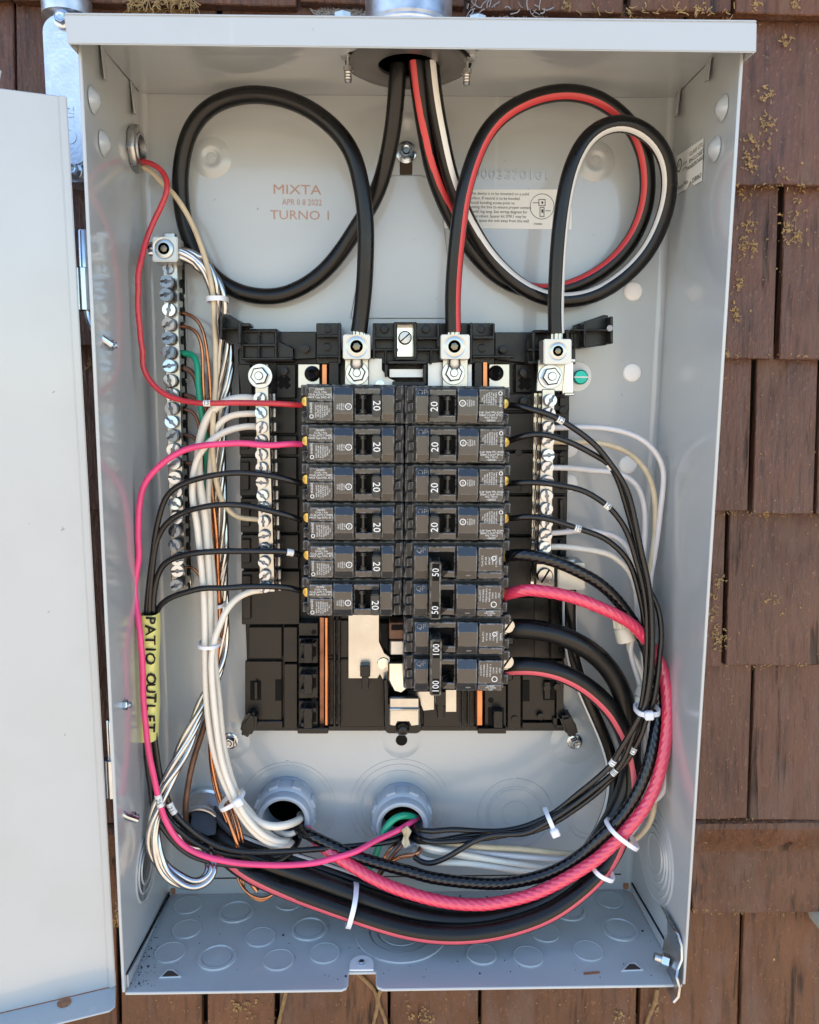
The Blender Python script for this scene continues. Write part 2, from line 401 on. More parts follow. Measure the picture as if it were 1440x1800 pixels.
for zb, zt, jn, mt in rows:
    js = sorted(P(u, v, -8).x for u, v in jn)
    lo, hi = (min(js), max(js)) if js else (-.05, -.05+.13)
    if not js: js = [lo, hi]
    x = lo
    while x > -1.0: x -= rnd(.075, .17); js.append(x)
    x = hi
    while x < 1.0: x += rnd(.075, .17); js.append(x)
    js.sort()
    for a, b in zip(js[:-1], js[1:]):
        if a > bBL.x+.01 and b < bBR.x-.012 and zb > bBL.z+.02 and zt < bTL.z-.02: continue      # hidden behind the box
        gp = rnd(.0009, .0030); a2, b2 = a+gp, b-gp
        yb = .004+rnd(-.0012, .0012); tl = rnd(-.0012, .0012); zz = rnd(-.002, .002); n = 6
        top = zt+.010; yt = yb+.011*(top-zb)/(zt-zb)
        vs = []
        for i in range(n+1):
            t = i/n; xx = a2+(b2-a2)*t; jz = zb+zz+rnd(-.0009, .0009); sk = rnd(-.0008, .0008) if 0 < i < n else 0
            xs = xx+rnd(-.0005, .0005)
            vs += [(xs, yb+tl*t+rnd(-.0003, .0003), jz), (xs, yt+tl*t, top), (xs, yt+.003, top), (xs, yb+.0095, jz+rnd(-.0004, .0006))]
        fs = []
        for i in range(n):
            k = i*4
            for q in range(4): fs.append((k+q, k+(q+1) % 4, k+4+(q+1) % 4, k+4+q))
        fs += [(0, 1, 2, 3), (n*4+3, n*4+2, n*4+1, n*4)]
        mb = MB(); mb.add(vs, fs); mb.build('shingle', mt, wall, bevel=.0007, smooth=30)
# moulded strip between two courses
tb = MB(); zc0, zc1 = ztr0-.002, ztr1+.001
prof = [(.016, zc0+.006), (.002, zc0), (.0005, zc0-.004), (.004, zc0-.016), (.009, zc1+.003), (.009, zc1), (.016, zc1)]
xs = [-1.0+2.0*i/24 for i in range(25)]
vs = [(x, y+rnd(-.0004, .0004), z+rnd(-.0005, .0005)) for x in xs for y, z in prof]; K = len(prof)
tb.add(vs, [(i*K+k, i*K+(k+1) % K, (i+1)*K+(k+1) % K, (i+1)*K+k) for i in range(24) for k in range(K)]); tb.build('trim_strip', 'shingle_warm', wall)

# dry rootlets and flecks of old ivy left on the shingles
rl = MB()
def surf(u, v):
    p = P(u, v, -6); y = wall_y(p.z); return P(u, v, -(y-.0007)*1000)
def rootlet(c, ln, ang):
    pts = []; p = Vector(c); a = ang
    for i in range(4):
        pts.append(p.copy()); a += rnd(-.8, .8); p = p+Vector((math.cos(a), rnd(-.5, .15), math.sin(a)))*(ln/3)
    wd = rnd(.00018, .00042)
    for q0, q1 in zip(pts[:-1], pts[1:]):
        t = (q1-q0).normalized(); nn = t.cross(Vector((rnd(-.5, .5), 1, 0))).normalized()*wd
        up = t.cross(nn).normalized()*wd*.8
        rl.add([q0+nn, q0-nn, q1-nn, q1+nn, q0+up, q1+up], [(0, 1, 2, 3), (0, 4, 5, 3), (1, 4, 5, 2)])
def sprig(c):
    a0 = rnd(0, 6.3)
    for k in range(random.choice((2, 3, 4, 5))): rootlet(Vector(c)+Vector((rnd(-.0004, .0004), 0, rnd(-.0004, .0004))), rnd(.0007, .0022), a0+rnd(-1.0, 1.0)+(math.pi if random.random() < .25 else 0))
clus = [(1382, 72, 9, 14), (1350, 165, 14, 18), (1356, 215, 16, 16), (1320, 248, 15, 16), (1317, 285, 14, 26), (1378, 300, 12, 8), (1340, 215, 9, 9), (1385, 400, 20, 34), (1312, 430, 22, 40), (1405, 415, 12, 14),
        (1318, 395, 14, 14), (1300, 500, 14, 14), (1292, 548, 9, 16), (1278, 620, 9, 16), (1278, 662, 6, 9), (1345, 250, 12, 6), (1410, 350, 15, 9), (1305, 340, 9, 12), (1262, 1022, 10, 14), (1252, 1062, 14, 12), (1262, 1120, 16, 34), (1250, 1085, 10, 14),
        (1278, 1200, 11, 16), (1285, 1232, 10, 14), (1362, 1052, 14, 12), (1316, 1530, 10, 12), (1314, 1556, 9, 12), (1238, 1475, 6, 8), (1330, 5, 9, 12), (1395, 8, 9, 12), (1232, 12, 10, 9), (995, 8, 10, 9),
        (418, 1768, 9, 14), (440, 1770, 12, 12), (1090, 1790, 12, 16), (745, 1785, 14, 20), (720, 1775, 10, 9), (1150, 1770, 8, 8), (1210, 890, 8, 6), (1345, 905, 5, 6),
        (215, 1565, 10, 30), (212, 1600, 10, 30), (208, 1620, 8, 18), (190, 700, 8, 14), (160, 640, 10, 12), (200, 860, 10, 16)]
for u, v, s, n in clus:
    for i in range(n):
        uu, vv = u+random.gauss(0, s*.55), v+random.gauss(0, s*.75); sprig(surf(uu, vv))
for i in range(260):       # hanging straw along the butt above the hood
    u = rnd(225, 345); rootlet(surf(u, rnd(-6, 22)), rnd(.004, .011), rnd(3.6, 5.9))
for i in range(60):
    rootlet(surf(rnd(990, 1300), rnd(12, 30)), rnd(.003, .006), rnd(0, 6.3))
for vb in VB[1:]+[1601]:
    for i in range(46): rootlet(surf(rnd(1215, 1440), vb+rnd(-3, 5)), rnd(.0008, .0026), rnd(0, 6.3))
for i in range(420):
    u, v = (rnd(1210, 1440), rnd(40, 1800)) if i % 4 else (rnd(230, 1190), rnd(1740, 1800))
    c = surf(u, v); s = rnd(.0003, .0008)*(1.7 if random.random() < .07 else 1)
    a = rnd(0, 3); e1 = Vector((math.cos(a), 0, math.sin(a)))*s; e2 = Vector((-math.sin(a), 0, math.cos(a)))*s*rnd(.4, 1)
    up = Vector((0, -.0005, 0)); rl.add([c+e1, c+e2, c-e1, c-e2, c+up], [(0, 1, 4), (1, 2, 4), (2, 3, 4), (3, 0, 4)])
o = rl.build('dry_rootlets', 'straw', None, smooth=0); tag(o, 'tan scraps of dried ivy rootlets stuck to the shingles', 'debris', kind='stuff')
# grey cobweb fluff behind the hood
cb = MB(); rl2 = rl; rl = cb
for u0, u1, n in ((560, 640, 220), (820, 960, 90)):
    for i in range(n): rootlet(surf(rnd(u0, u1), rnd(12, 34)), rnd(.003, .010), rnd(0, 6.3))
o = cb.build('cobweb', 'fluff', None, smooth=0); tag(o, 'grey cobweb fluff caught on the shingles above the hood', 'cobweb', kind='stuff')
# dead vine stems hanging under the box
def vine(label, runs):
    t = thing('vine_stem', label, 'vine', surf(*runs[0][0]), 'dead vine stems under the box')
    for pts in runs:
        ps = spline([surf(u, v)+Vector((rnd(-.001, .001), -.0025, 0)) for u, v in pts], .004)
        MB().tube(ps, lambda q: .0017*(1-.25*q)+rnd(-.0002, .0002), 7).build('stem', 'vine', t)
vine('single thin dead vine stem below the slotted end of the box floor', [[(507, 1728), (503, 1750), (495, 1775), (491, 1802), (486, 1840)]])
vine('forked dead vine stem below the notch in the box floor', [[(628, 1706), (645, 1722), (661, 1738), (664, 1760), (655, 1800), (648, 1840)], [(674, 1730), (661, 1745), (667, 1765), (676, 1785), (680, 1810), (684, 1840)]])
vine('dead vine stem below the latch bracket', [[(1152, 1735), (1148, 1760), (1135, 1790), (1128, 1830)]])
# grey pipe stub poking out of the lower course
pc = P(1460, 1622, 0)
pp = thing('wall_pipe', 'grey pipe stub poking out of the shingles beside the box', 'pipe', (pc.x, .0, pc.z))
MB().lathe((pc.x, .028, pc.z), OUT, [(.0105, 0), (.0105, .040), (.0095, .042), (.0078, .042), (.0078, .02), (0, .02)], 24, cap=False).build('pipe', 'grey_pipe', pp)

# ------------------------------------------------------------------ enclosure
enc = thing('electrical_enclosure', 'open grey steel electrical panel box with hood mounted on the shingles', 'electrical box', ((bBL+bBR)/2))
T = .0020
from mathutils.geometry import tessellate_polygon
HOLES = [(P(506, 1411, 0), .0155), (P(706, 1421, 0), .0155), (P(366, 1421, 0), .0145)]
_lp = [[bTL, bTR, bBR, bBL]]+[[c+Vector((r*math.cos(-a*math.pi/14), 0, r*math.sin(-a*math.pi/14))) for a in range(28)] for c, r in HOLES]
_fl = [p for l in _lp for p in l]; _tri = tessellate_polygon(_lp); _n = len(_fl); mb = MB()
_fs = [tuple(t) for t in _tri]+[tuple(i+_n for i in reversed(t)) for t in _tri]; k = 0
for l in _lp:
    m_ = len(l); _fs += [(k+i, k+(i+1) % m_, k+(i+1) % m_+_n, k+i+_n) for i in range(m_)]; k += m_
mb.add(_fl+[p+Y*T for p in _fl], _fs); mb.build('back_panel', 'paint', enc, smooth=25)
MB().prism([bTL, fTL, fBL, bBL], (-T, 0, 0)).build('side_panel', 'paint', enc, bevel=.0004)
MB().add([bTR, fTR, fBR, bBR]+[p+X*T for p in (bTR, fTR, fBR, bBR)], [(0, 1, 2), (0, 2, 3), (4, 6, 5), (4, 7, 6), (0, 4, 5, 1), (1, 5, 6, 2), (2, 6, 7, 3), (3, 7, 4, 0)]).build('side_panel', 'paint', enc, bevel=.0004)
def pl_floor(u, v): return onplane(u, v, fBL, (fBR-fBL).cross(bBL-fBL).normalized())
def pl_ceil(u, v): return onplane(u, v, fTL, (fTR-fTL).cross(bTL-fTL).normalized())
NL = (fBL-bBL).cross(bTL-bBL).normalized(); NR = (fBR-bBR).cross(bTR-bBR).normalized()
if NL.x < 0: NL = -NL
if NR.x > 0: NR = -NR
NF = (fBR-fBL).cross(bBL-fBL).normalized()
if NF.z < 0: NF = -NF
NC = (fTR-fTL).cross(bTL-fTL).normalized()
if NC.z > 0: NC = -NC
def pl_left(u, v): return onplane(u, v, bBL, NL)
NRU = (fTR-bTR).cross(fBR-bTR).normalized()
if NRU.x > 0: NRU = -NRU
def pl_right(u, v): return onplane(u, v, bTR, NRU)+NRU*.0006 if v < 900 else onplane(u, v, bBR, NR)
# floor with the notch in its front edge
nl, nr, nb = pl_floor(612, 1738), pl_floor(661, 1736), pl_floor(640, 1709)
def fl(t, s): return bBL.lerp(bBR, t).lerp(fBL.lerp(fBR, t), s)
def inv(p):
    t = (p.x-fBL.x)/(fBR.x-fBL.x); return t
ta, tb_ = inv(nl), inv(nr); sb = (nb.y-bBL.y)/(fBL.y-bBL.y)
pts = [bBL, bBR, fBR]
for t, s in ((tb_+.012, 1), (tb_+.003, .985), (tb_, .95), (tb_, sb), (ta, sb), (ta, .95), (ta-.003, .985), (ta-.012, 1)): pts.append(fl(t, s))
pts.append(fBL)
MB().prism(pts, (0, 0, -T)).build('floor_panel', 'paint', enc, bevel=.0004)
# small tab with a screw behind the notch
tq = MB(); cpt = pl_floor(636, 1697); e1 = X*.0082; e2 = Y*.0082
q = [cpt-e1-Y*.006, cpt+e1-Y*.006]+[cpt+e1*math.cos(a*math.pi/8)+e2*math.sin(a*math.pi/8) for a in range(9)]
tq.prism([p+NF*.0016 for p in q], NF*-.0014); tabp = tq.build('notch_tab', 'paint_white', enc, bevel=.0003)
hexhead(MB(), cpt+NF*.0016, NF, .0022, .0018).build('screw', 'zinc', tabp)
# ceiling and hood
MB().prism([bTL, bTR, fTR, fTL], (0, 0, T)).build('top_panel', 'paint', enc, bevel=.0004)
DH = 117.0
h00, h10, h11, h01 = P(112, 26, DH), P(1331, 39, DH), P(1330, 92, DH), P(119, 77, DH)
hd = MB()
hd.prism([h00, h10, h11, h01], (0, .0014, 0))
back0, back1 = Vector((h00.x-.002, .001, h00.z+.001)), Vector((h10.x+.002, .001, h10.z+.001))
hd.prism([h00+Z*-.0002, h10+Z*-.0002, back1+Z*.004, back0+Z*.004], (0, 0, .0014))
hd.prism([h00+Y*.0015, back0+Z*.004, back0+Z*-.012, h01+Y*.0015], (.0014, 0, 0))
hd.prism([h10+Y*.0015, back1+Z*.004, back1+Z*-.012, h11+Y*.0015], (-.0014, 0, 0))
hood = hd.build('hood', 'paint', enc, bevel=.0005, seg=2)
# folded strip behind the hood lip
lp = MB(); lp.prism([P(192, 78, D+3), P(1262, 90, D+3), P(1262, 60, D+3), P(192, 50, D+3)], (0, .0012, 0)); lp.build('hood_return', 'paint', enc, bevel=.0004)

def knockout(c, n, radii, h=.0007, gap=.0007, m='paint', solid=True, parent=enc):
    """a knocked-in disc with concentric rings: each ring its own level, scored groove between"""
    mb = MB(); r0 = 0
    for i, r in enumerate(radii):
        hh = h*(1 if i % 2 == 0 else .55); e = .0006
        if i == 0 and solid: mb.lathe(c, n, [(r, 0), (r-e*.3, hh*.85), (r-e, hh), (r-e*1.8, hh*.75), (0, hh*.75)], 44)
        else: mb.lathe(c, n, [(r0+gap, 0), (r0+gap+e*.4, hh), (r-e*.4, hh), (r, 0)], 40)
        r0 = r
    return mb.build('knockout', m, parent, smooth=22)
def ring(c, n, r, wd=.0016, h=.0007, name='knockout_ring', m='paint'):
    return MB().lathe(c, n, [(r-wd, 0), (r-wd*.5, h), (r, 0)], 44).build(name, m, enc, smooth=60)
def score(c, n, r, wd=.0006, name='knockout_score', h=.00035):
    return MB().lathe(c, n, [(r-wd, .00005), (r-wd, h), (r, h), (r, .00005)], 48, closed=True).build(name, 'paint', enc, smooth=30)
# floor knockouts (pixel centre, kind)
for u, v, k in [(330, 1592, 1), (328, 1634, 1), (299, 1675, 1), (415, 1603, 2), (458, 1648, 1), (382, 1683, 2), (544, 1633, 2), (490, 1688, 1), (571, 1676, 1), (508, 1586, 1),
                (847, 1678, 1), (929, 1682, 1), (958, 1640, 1), (1000, 1600, 2), (1073, 1583, 1), (1034, 1672, 1), (1090, 1634, 2), (620, 1590, 1)]:
    c = pl_floor(u, v)
    if k == 1: knockout(c, NF, [.0107], .0011)
    else:
        MB().lathe(c, NF, [(.0135, 0), (.0132, .0011), (.0112, .0013), (.0106, .0004), (.0100, .0003), (.0098, .0008), (.0094, .0009), (0, .0009)], 44).build('knockout', 'paint', enc, smooth=22)
knockout(pl_floor(705, 1638), NF, [.016, .022, .0335], .0010, gap=.0010)
# triangular tabs and slit in the floor
for u, v, m_ in ((301, 1712, 1), (1113, 1700, 1)):
    mb = MB(); mb.prism([pl_floor(u-22, v+9)+NF*.0009, pl_floor(u+19, v+7)+NF*.0009, pl_floor(u+4, v-7)+NF*.0009, pl_floor(u-8, v-6)+NF*.0009], NF*-.0008)
    q = mb.build('lanced_tab', 'paint_white', enc, bevel=.0003)
    mb = MB(); mb.prism([pl_floor(u-15, v+7)+NF*.0016, pl_floor(u+13, v+6)+NF*.0016, pl_floor(u+2, v-2)+NF*.0016, pl_floor(u-6, v-2)+NF*.0016], NF*-.0007); mb.build('opening', 'sheathing', q)
mb = MB(); mb.prism([pl_floor(1026, 1714)+NF*.0005, pl_floor(1055, 1712)+NF*.0005, pl_floor(1054, 1708)+NF*.0005, pl_floor(1026, 1710)+NF*.0005], NF*-.0004); mb.build('floor_slit', 'rust', enc)
# brown corner holes showing the wall
for u, v in ((302, 1567), (1102, 1558)):
    MB().rect(u-6, v-5, u+6, v+6, .1, 1.2).build('corner_hole', 'rust', enc, bevel=.0006)
# grit on the floor
gr = MB()
for i in range(190):
    u, v = (rnd(225, 262) + rnd(0, 20), rnd(1640, 1735)) if i % 2 else (rnd(260, 1180), rnd(1575, 1725))
    c = pl_floor(u, v); s = rnd(.0002, .0005) if i % 9 else rnd(.0006, .0010)
    gr.lathe(c, NF, [(s, 0), (s*.7, s*.8), (0, s)], 5, rnd(0, 6))
o = gr.build('grit', 'dirt', None, smooth=0); tag(o, 'dark crumbs of grit scattered on the box floor', 'grit', kind='stuff')
# knockout sets on the back panel
BK = Vector((0, -1, 0))
for (u, v), rs in (((507, 1418), (.0335, .0365)), ((703, 1418), (.0300, .0350, .0390)), ((905, 1430), (.0105, .0205, .0225, .0290)), ((1034, 1440), (.0125, .0165))):
    c = P(u, v, 0)
    for i, r in enumerate(rs): score(c, BK, r, .0007 if i % 2 else .0005, h=.0005 if i % 2 else .0004)
    for a in (90, 210, 330):
        q = c+X*rs[-1]*math.cos(math.radians(a))+Z*rs[-1]*math.sin(math.radians(a)); MB().lathe(q, BK, [(.0014, 0), (.0009, .0005), (0, .0006)], 10).build('knockout_bridge', 'paint', enc)
# big concentric knockouts pressed in the side panels
for u, v in ((1152, 1500),):
    c = pl_right(u, v)
    for r, wd in ((.0145, .0018), (.0200, .002), (.0245, .002), (.0300, .0026), (.0350, .003)): ring(c, NR, r, wd, .0009)
c = pl_left(258, 1520)
for r, wd in ((.013, .0014), (.019, .0014), (.025, .002)): ring(c, NL, r, wd, .0008)
# bosses on the back panel
def boss(u, v, R, name='mounting_boss', h=.0016, sink=True):
    c = P(u, v, 0); return MB().lathe(c, BK, [(R, 0), (R*.82, h*.55), (R*.6, h), (R*.42, h*1.02), (R*.36, h*.6), (R*.22, h*.6), (R*.2, h*.95), (0, h*.95)], 36).build(name, 'paint', enc, smooth=60)
for u, v, R in ((372, 277, .0135), (1047, 283, .0135)): boss(u, v, R)
def plainboss(u, v, R, h=.0016): return MB().lathe(P(u, v, 0), BK, [(R, 0), (R*.85, h*.4), (R*.62, h), (0, h)], 36).build('mounting_boss', 'paint', enc, smooth=60)
for u, v, R in ((404, 1302, .0150), (1010, 1303, .0185), (706, 1300, .0150)): plainboss(u, v, R)
MB().lathe(P(706, 1301, 1.7), BK, [(.0044, 0), (.0044, .0003), (0, .0003)], 20).build('mounting_hole', 'pit', enc)
def hexbolt(u, v, d, r, h, parent=enc, washer=True, m='zinc', name='bolt', cross=True):
    c = P(u, v, d); t = MB()
    if washer: t.lathe(c, BK, [(r*1.38, 0), (r*1.38, .0008), (r*1.2, .0012), (0, .0012)], 28)
    hexhead(t, c+BK*.0010, BK, r, h, rnd(0, 1)); t.lathe(c+BK*(.0010+h), BK, [(r*.62, -.0002), (r*.6, .0003), (r*.3, -.0001), (0, -.0001)], 16)
    return t.build(name, m, parent, smooth=30)
hexbolt(404, 1302, 1.6, .0046, .0045); hexbolt(1010, 1303, 1.6, .0042, .005); hexbolt(714, 268, 2, .0052, .0050)
# keyhole slot and raised field under the top bolt
MB().rect(703, 276, 725, 307, .2, .9).build('keyhole_slot', 'sheathing', enc, bevel=.0003)
MB().px([(660, 318), (692, 308), (740, 308), (772, 318), (800, 560), (616, 560)], 0, 1.0).build('raised_field', 'paint', enc, bevel=.0009, seg=3)
mb = MB(); mb.lathe(P(714, 240, 0), BK, [(.016, 0), (.0135, .0011), (.0105, .0012), (.0095, .0006), (0, .0006)], 36); mb.build('mounting_boss', 'paint', enc, smooth=60)
# white plugs in the spare holes
for u, v in ((1113, 512), (1111, 655), (1104, 817), (1000, 788), (1000, 849)):
    c = P(u, v, 0); r = mm(16.0, 0)
    MB().lathe(c, BK, [(r, 0), (r, .0006), (r*.9, .0012), (r*.5, .0015), (0, .0016)], 30).build('hole_plug', 'plug', enc, smooth=50)
# vertical corner folds
for a, b, s in ((bTL, bBL, 1), (bTR, bBR, -1)):
    mb = MB(); pts = []
    k = .0045
    for p in (a, b):
        for i in range(6):
            q = math.pi/2*i/5; pts.append(Vector((p.x+s*(k-k*math.sin(q)), -(k-k*math.cos(q))-.0001, p.z)))
    mb.add(pts, [(i, i+1, i+7, i+6) for i in range(5)]); mb.build('corner_fold', 'paint', enc, smooth=60)
mb = MB(); mb.px([(300, 1544), (1092, 1536), (1092, 1538), (300, 1546)], .05, .4); mb.build('back_seam', 'sheathing', enc)
# seams where the floor flange laps the side panels
for pl, N_, a, b in ((pl_left, NL, (305, 1555), (222, 1712)), (pl_right, NR, (1110, 1550), (1168, 1650))):
    p, q = pl(*a), pl(*b); dz = Z*.0009; mb = MB(); mb.prism([p+dz+N_*.0004, q+dz+N_*.0004, q-dz+N_*.0004, p-dz+N_*.0004], N_*-.0003); mb.build('flange_seam', 'pit', enc)
    dz = Z*-.0009; zf = lambda w_: Vector((w_.x, w_.y, max(bBL.z, fBL.z)+.0005))
    mb = MB(); mb.prism([p+dz+N_*.0012, q+dz+N_*.0012, zf(q)+N_*.0012, zf(p)+N_*.0012], N_*-.0011); mb.build('floor_flange', 'paint', enc, bevel=.0003)
# pressed dimples and hooked tabs on the side panels
for pl, N_, lst in ((pl_left, NL, ((164, 176), (182, 252))), (pl_right, NR, ((1272, 190), (1259, 262)))):
    for u, v in lst:
        c = pl(u, v); MB().lathe(c, N_, [(.0075, 0), (.006, .0012), (.0035, .0034), (.0012, .0042), (0, .0043)], 24).build('dimple', 'paint', enc, smooth=60)
for pl, N_, lst in ((pl_left, NL, ((180, 112), (232, 175))), (pl_right, NR, ((1250, 115), (1195, 180)))):
    for u, v in lst:
        c = pl(u, v); e = Y*.005; mb = MB(); mb.prism([c+e+Z*.010+N_*.0004, c-e+Z*.010+N_*.0012, c-e-Z*.010+N_*.0028, c+e-Z*.008+N_*.0012], N_*-.0006); mb.build('hood_tab', 'paint', enc, bevel=.0004)
# bolts through the side panel by the door
for u, v in ((193, 607), (218, 1239), (232, 1436)):
    c = pl_left(u, v); t = MB(); hexhead(t, c, NL, .0034, .0026, .2); t.lathe(c+NL*.0026, NL, [(.0021, 0), (.0021, .0016), (.0017, .002), (0, .002)], 14)
    hexhead(t, c-NL*.0016, -NL, .0040, .0036, .2); t.build('hinge_bolt', 'zinc', enc, smooth=30)
# service hub: ring and opening in the ceiling, four screws, galvanised hub above
mat('ring_grey', (.16, .15, .14), .35, .5)
hc = pl_ceil(718, 110); hub = thing('conduit_hub', 'galvanised conduit hub bolted on top of the grey hood', 'conduit hub', hc+Z*.02)
MB().lathe(hc, -Z, [(.0365, 0), (.0365, .0018), (.0345, .0030), (.0205, .0030), (.0185, .0022), (.0180, -.004)], 48, cap=False).build('sealing_ring', 'ring_grey', hub, smooth=40)
MB().lathe(hc, -Z, [(.0385, .0004), (.0385, .0008), (.0364, .0008), (.0364, .0004)], 48, closed=True).build('gap_shade_ring', 'pit', hub)  # black ring standing in for the shaded gap round the sealing ring
MB().lathe(hc, -Z, [(.0182, .0006), (0, .0006)], 32).build('opening', 'pit', hub)
hz = max(h00.z, h10.z)+.005
hb = MB(); prof = [(.030, hc.z*0)]; zt = hz-hc.z
hb.lathe(hc, Z, [(.040, zt), (.040, zt+.004), (.030, zt+.006), (.0262, zt+.009), (.0268, zt+.011), (.0260, zt+.0125), (.0268, zt+.014), (.0262, zt+.016), (.0262, zt+.75), (.024, zt+.75)], 40); hb.build('hub_body', 'galv', hub, smooth=40)
for u, v, l in ((612, 158, .011), (820, 158, .011), (603, 95, .006), (838, 96, .006)):
    p = P(u, v, 62 if v > 100 else 95); p = Vector((p.x, p.y, hc.z)) if v > 100 else Vector((p.x, p.y, hc.z))
    t = MB(); pr = [(.0011, -.001), (.0011, .0060), (.0030, .0062), (.0030, .0085)]
    for k in range(4): pr += [(.0019, .0085+k*.0016), (.0024, .0093+k*.0016)]
    pr += [(.0014, .0152), (0, .0154)]
    if v < 100: pr = [(r_, h_ if h_ < 0 else h_*.55) for r_, h_ in pr]
    t.lathe(p, -Z, pr, 14); t.lathe(Vector((p.x, p.y, hz)), Z, [(.005, -.006), (.005, .0035), (.003, .005), (0, .005)], 6); t.build('screw', 'steel', hub, smooth=30)
# locknut on the side panel where the two old wires come in
lc = pl_left(234, 262); ln_ = thing('locknut', 'steel conduit locknut on the side panel by the conduit body', 'locknut', lc)
t = MB(); t.lathe(lc, NL, [(.0105, .0005), (.0150, .0005), (.0150, .0042), (.0140, .0052), (.0105, .0052)], 8, .2, closed=True); t.build('nut', 'steel', ln_, bevel=.0004)
t = MB(); t.lathe(lc, NL, [(.0104, .0), (.0104, .0060), (.0088, .0060), (.0086, .002)], 26, cap=False); t.build('nipple', 'galv', ln_)
t = MB(); t.lathe(lc, NL, [(.0086, .0022), (0, .0022)], 22); t.build('opening', 'pit', ln_)
# latch bracket at the lower corner
br = thing('latch_bracket', 'shiny bent steel latch bracket at the front corner of the floor', 'bracket', P(1175, 1700, 98))
def strap(pts, wdt, th, m, name, parent):
    """sheet strap following px points (u,v,d), width along Y"""
    ps = [P(*p) for p in pts]; mb = MB(); n = len(ps); vs = []
    for i, p in enumerate(ps):
        tg = (ps[min(i+1, n-1)]-ps[max(0, i-1)]).normalized(); nn = tg.cross(Y).normalized()
        for sy, sn in ((-1, -1), (1, -1), (1, 1), (-1, 1)): vs.append(p+Y*(sy*wdt/2)+nn*(sn*th/2))
    fs = [(i*4+q, i*4+(q+1) % 4, i*4+4+(q+1) % 4, i*4+4+q) for i in range(n-1) for q in range(4)]+[(0, 1, 2, 3), (n*4-1, n*4-2, n*4-3, n*4-4)]
    mb.add(vs, fs); return mb.build(name, m, parent, bevel=.0004)
strap([(1172, 1612, 82), (1180, 1620, 86), (1187, 1640, 90), (1187, 1664, 92), (1180, 1680, 94), (1178, 1694, 98), (1183, 1712, 100), (1181, 1728, 100), (1172, 1738, 100)], .026, .0018, 'steel', 'bracket_plate', br)
c = P(1174, 1690, 96); t = MB(); t.lathe(c, Vector((-1, .25, .25)), [(.0028, 0), (.0028, .009), (.002, .0095), (0, .0096)], 14); t.build('stud', 'steel', br)
t = MB(); t.lathe(c, Vector((-1, .25, .25)), [(.0046, 0), (.0046, .004), (.004, .0046)], 6); t.build('nut', 'chrome', br)
# ------------------------------------------------------------------ door, swung open past the side panel
hx = P(120, 172, 100); hb_ = P(203, 1736, 100)
door = MB(); ang = math.radians(19)
dx = Vector((-math.cos(ang), -math.sin(ang), 0)); dn = Vector((math.sin(ang), -math.cos(ang), 0))
r0, r1 = P(118, 170, 99), P(204, 1733, 99); WD = .365
Dt = enc
q = [r0, r1, r1+dx*WD, r0+dx*WD]
doorp = MB().prism(q, -dn*.0014).build('door', 'paint', enc, bevel=.0005)
# rolled edge beside the hinge
MB().prism([r0+dn*.0012+dx*.0045, r1+dn*.0012+dx*.0045, r1+dn*.0012, r0+dn*.0012], -dn*.0030).build('door_edge', 'paint', doorp, bevel=.0006, seg=2)
# bottom flange toward the viewer, with a shallow cut-out in its edge
fw = .021; pts = [r1+dn*.0001, r1+dn*(fw-.003)+dx*.0006, r1+dn*fw+dx*.004]
for a, b in ((.040, 1.0), (.046, .97), (.052, .90), (.060, .86), (.110, .86), (.118, .90), (.124, 1.0)): pts.append(r1+dx*a+dn*fw*b)
pts += [r1+dx*WD+dn*fw, r1+dx*WD]
dfl = MB().prism(pts, (0, 0, -.0014)).build('door_flange', 'paint', doorp, bevel=.0004)
c = onplane(113, 1763, r1, Z); MB().lathe(c, Z, [(.0042, .0001), (.0042, .0006), (0, .0006)], 20).build('flange_hole', 'rust', dfl)
# top corner tab of the door
r2 = r0+dx*.034
MB().prism([r2+dn*.0008, r2+dn*.0008+Z*.009-dx*.002, r2+dn*.0008+Z*.010+dx*.03, r2+dn*.0008+dx*.2+Z*.010, r2+dn*.0008+dx*.2], -dn*.0014).build('door_tab', 'paint', doorp, bevel=.0005)
for (u, v0, v1, v2) in ((149, 405, 471, 547), (198, 1264, 1332, 1399)):
    p0, p1, p2 = P(u, v0, 92), P(u+1, v1, 92), P(u+2, v2, 92); x0 = p1.x
    hg = MB(); hg.lathe((x0, p1.y, p1.z), Z, [(.0034, 0), (.0034, p0.z-p1.z-.0006), (.003, p0.z-p1.z)], 18)
    h = hg.build('hinge_pin', 'zinc', enc, smooth=40)
    hg = MB(); hg.lathe((x0-.0008, p1.y, p2.z), Z, [(.0042, 0), (.0050, .0005), (.0050, p1.z-p2.z-.0005), (.0042, p1.z-p2.z)], 20)
    hg.box((x0-.014, p1.y-.0046, p2.z), (x0-.004, p1.y-.0032, p1.z)); hg.build('hinge_knuckle', 'zinc', enc, smooth=40)
    ps = spline([Vector((x0, p1.y, p2.z)), Vector((x0+.001, p1.y, p2.z-.006)), Vector((x0+.005, p1.y, p2.z-.013)), Vector((x0+.012, p1.y+.004, p2.z-.019))], .001)
    MB().tube(ps, .0021, 10).build('hinge_tail', 'zinc', enc)
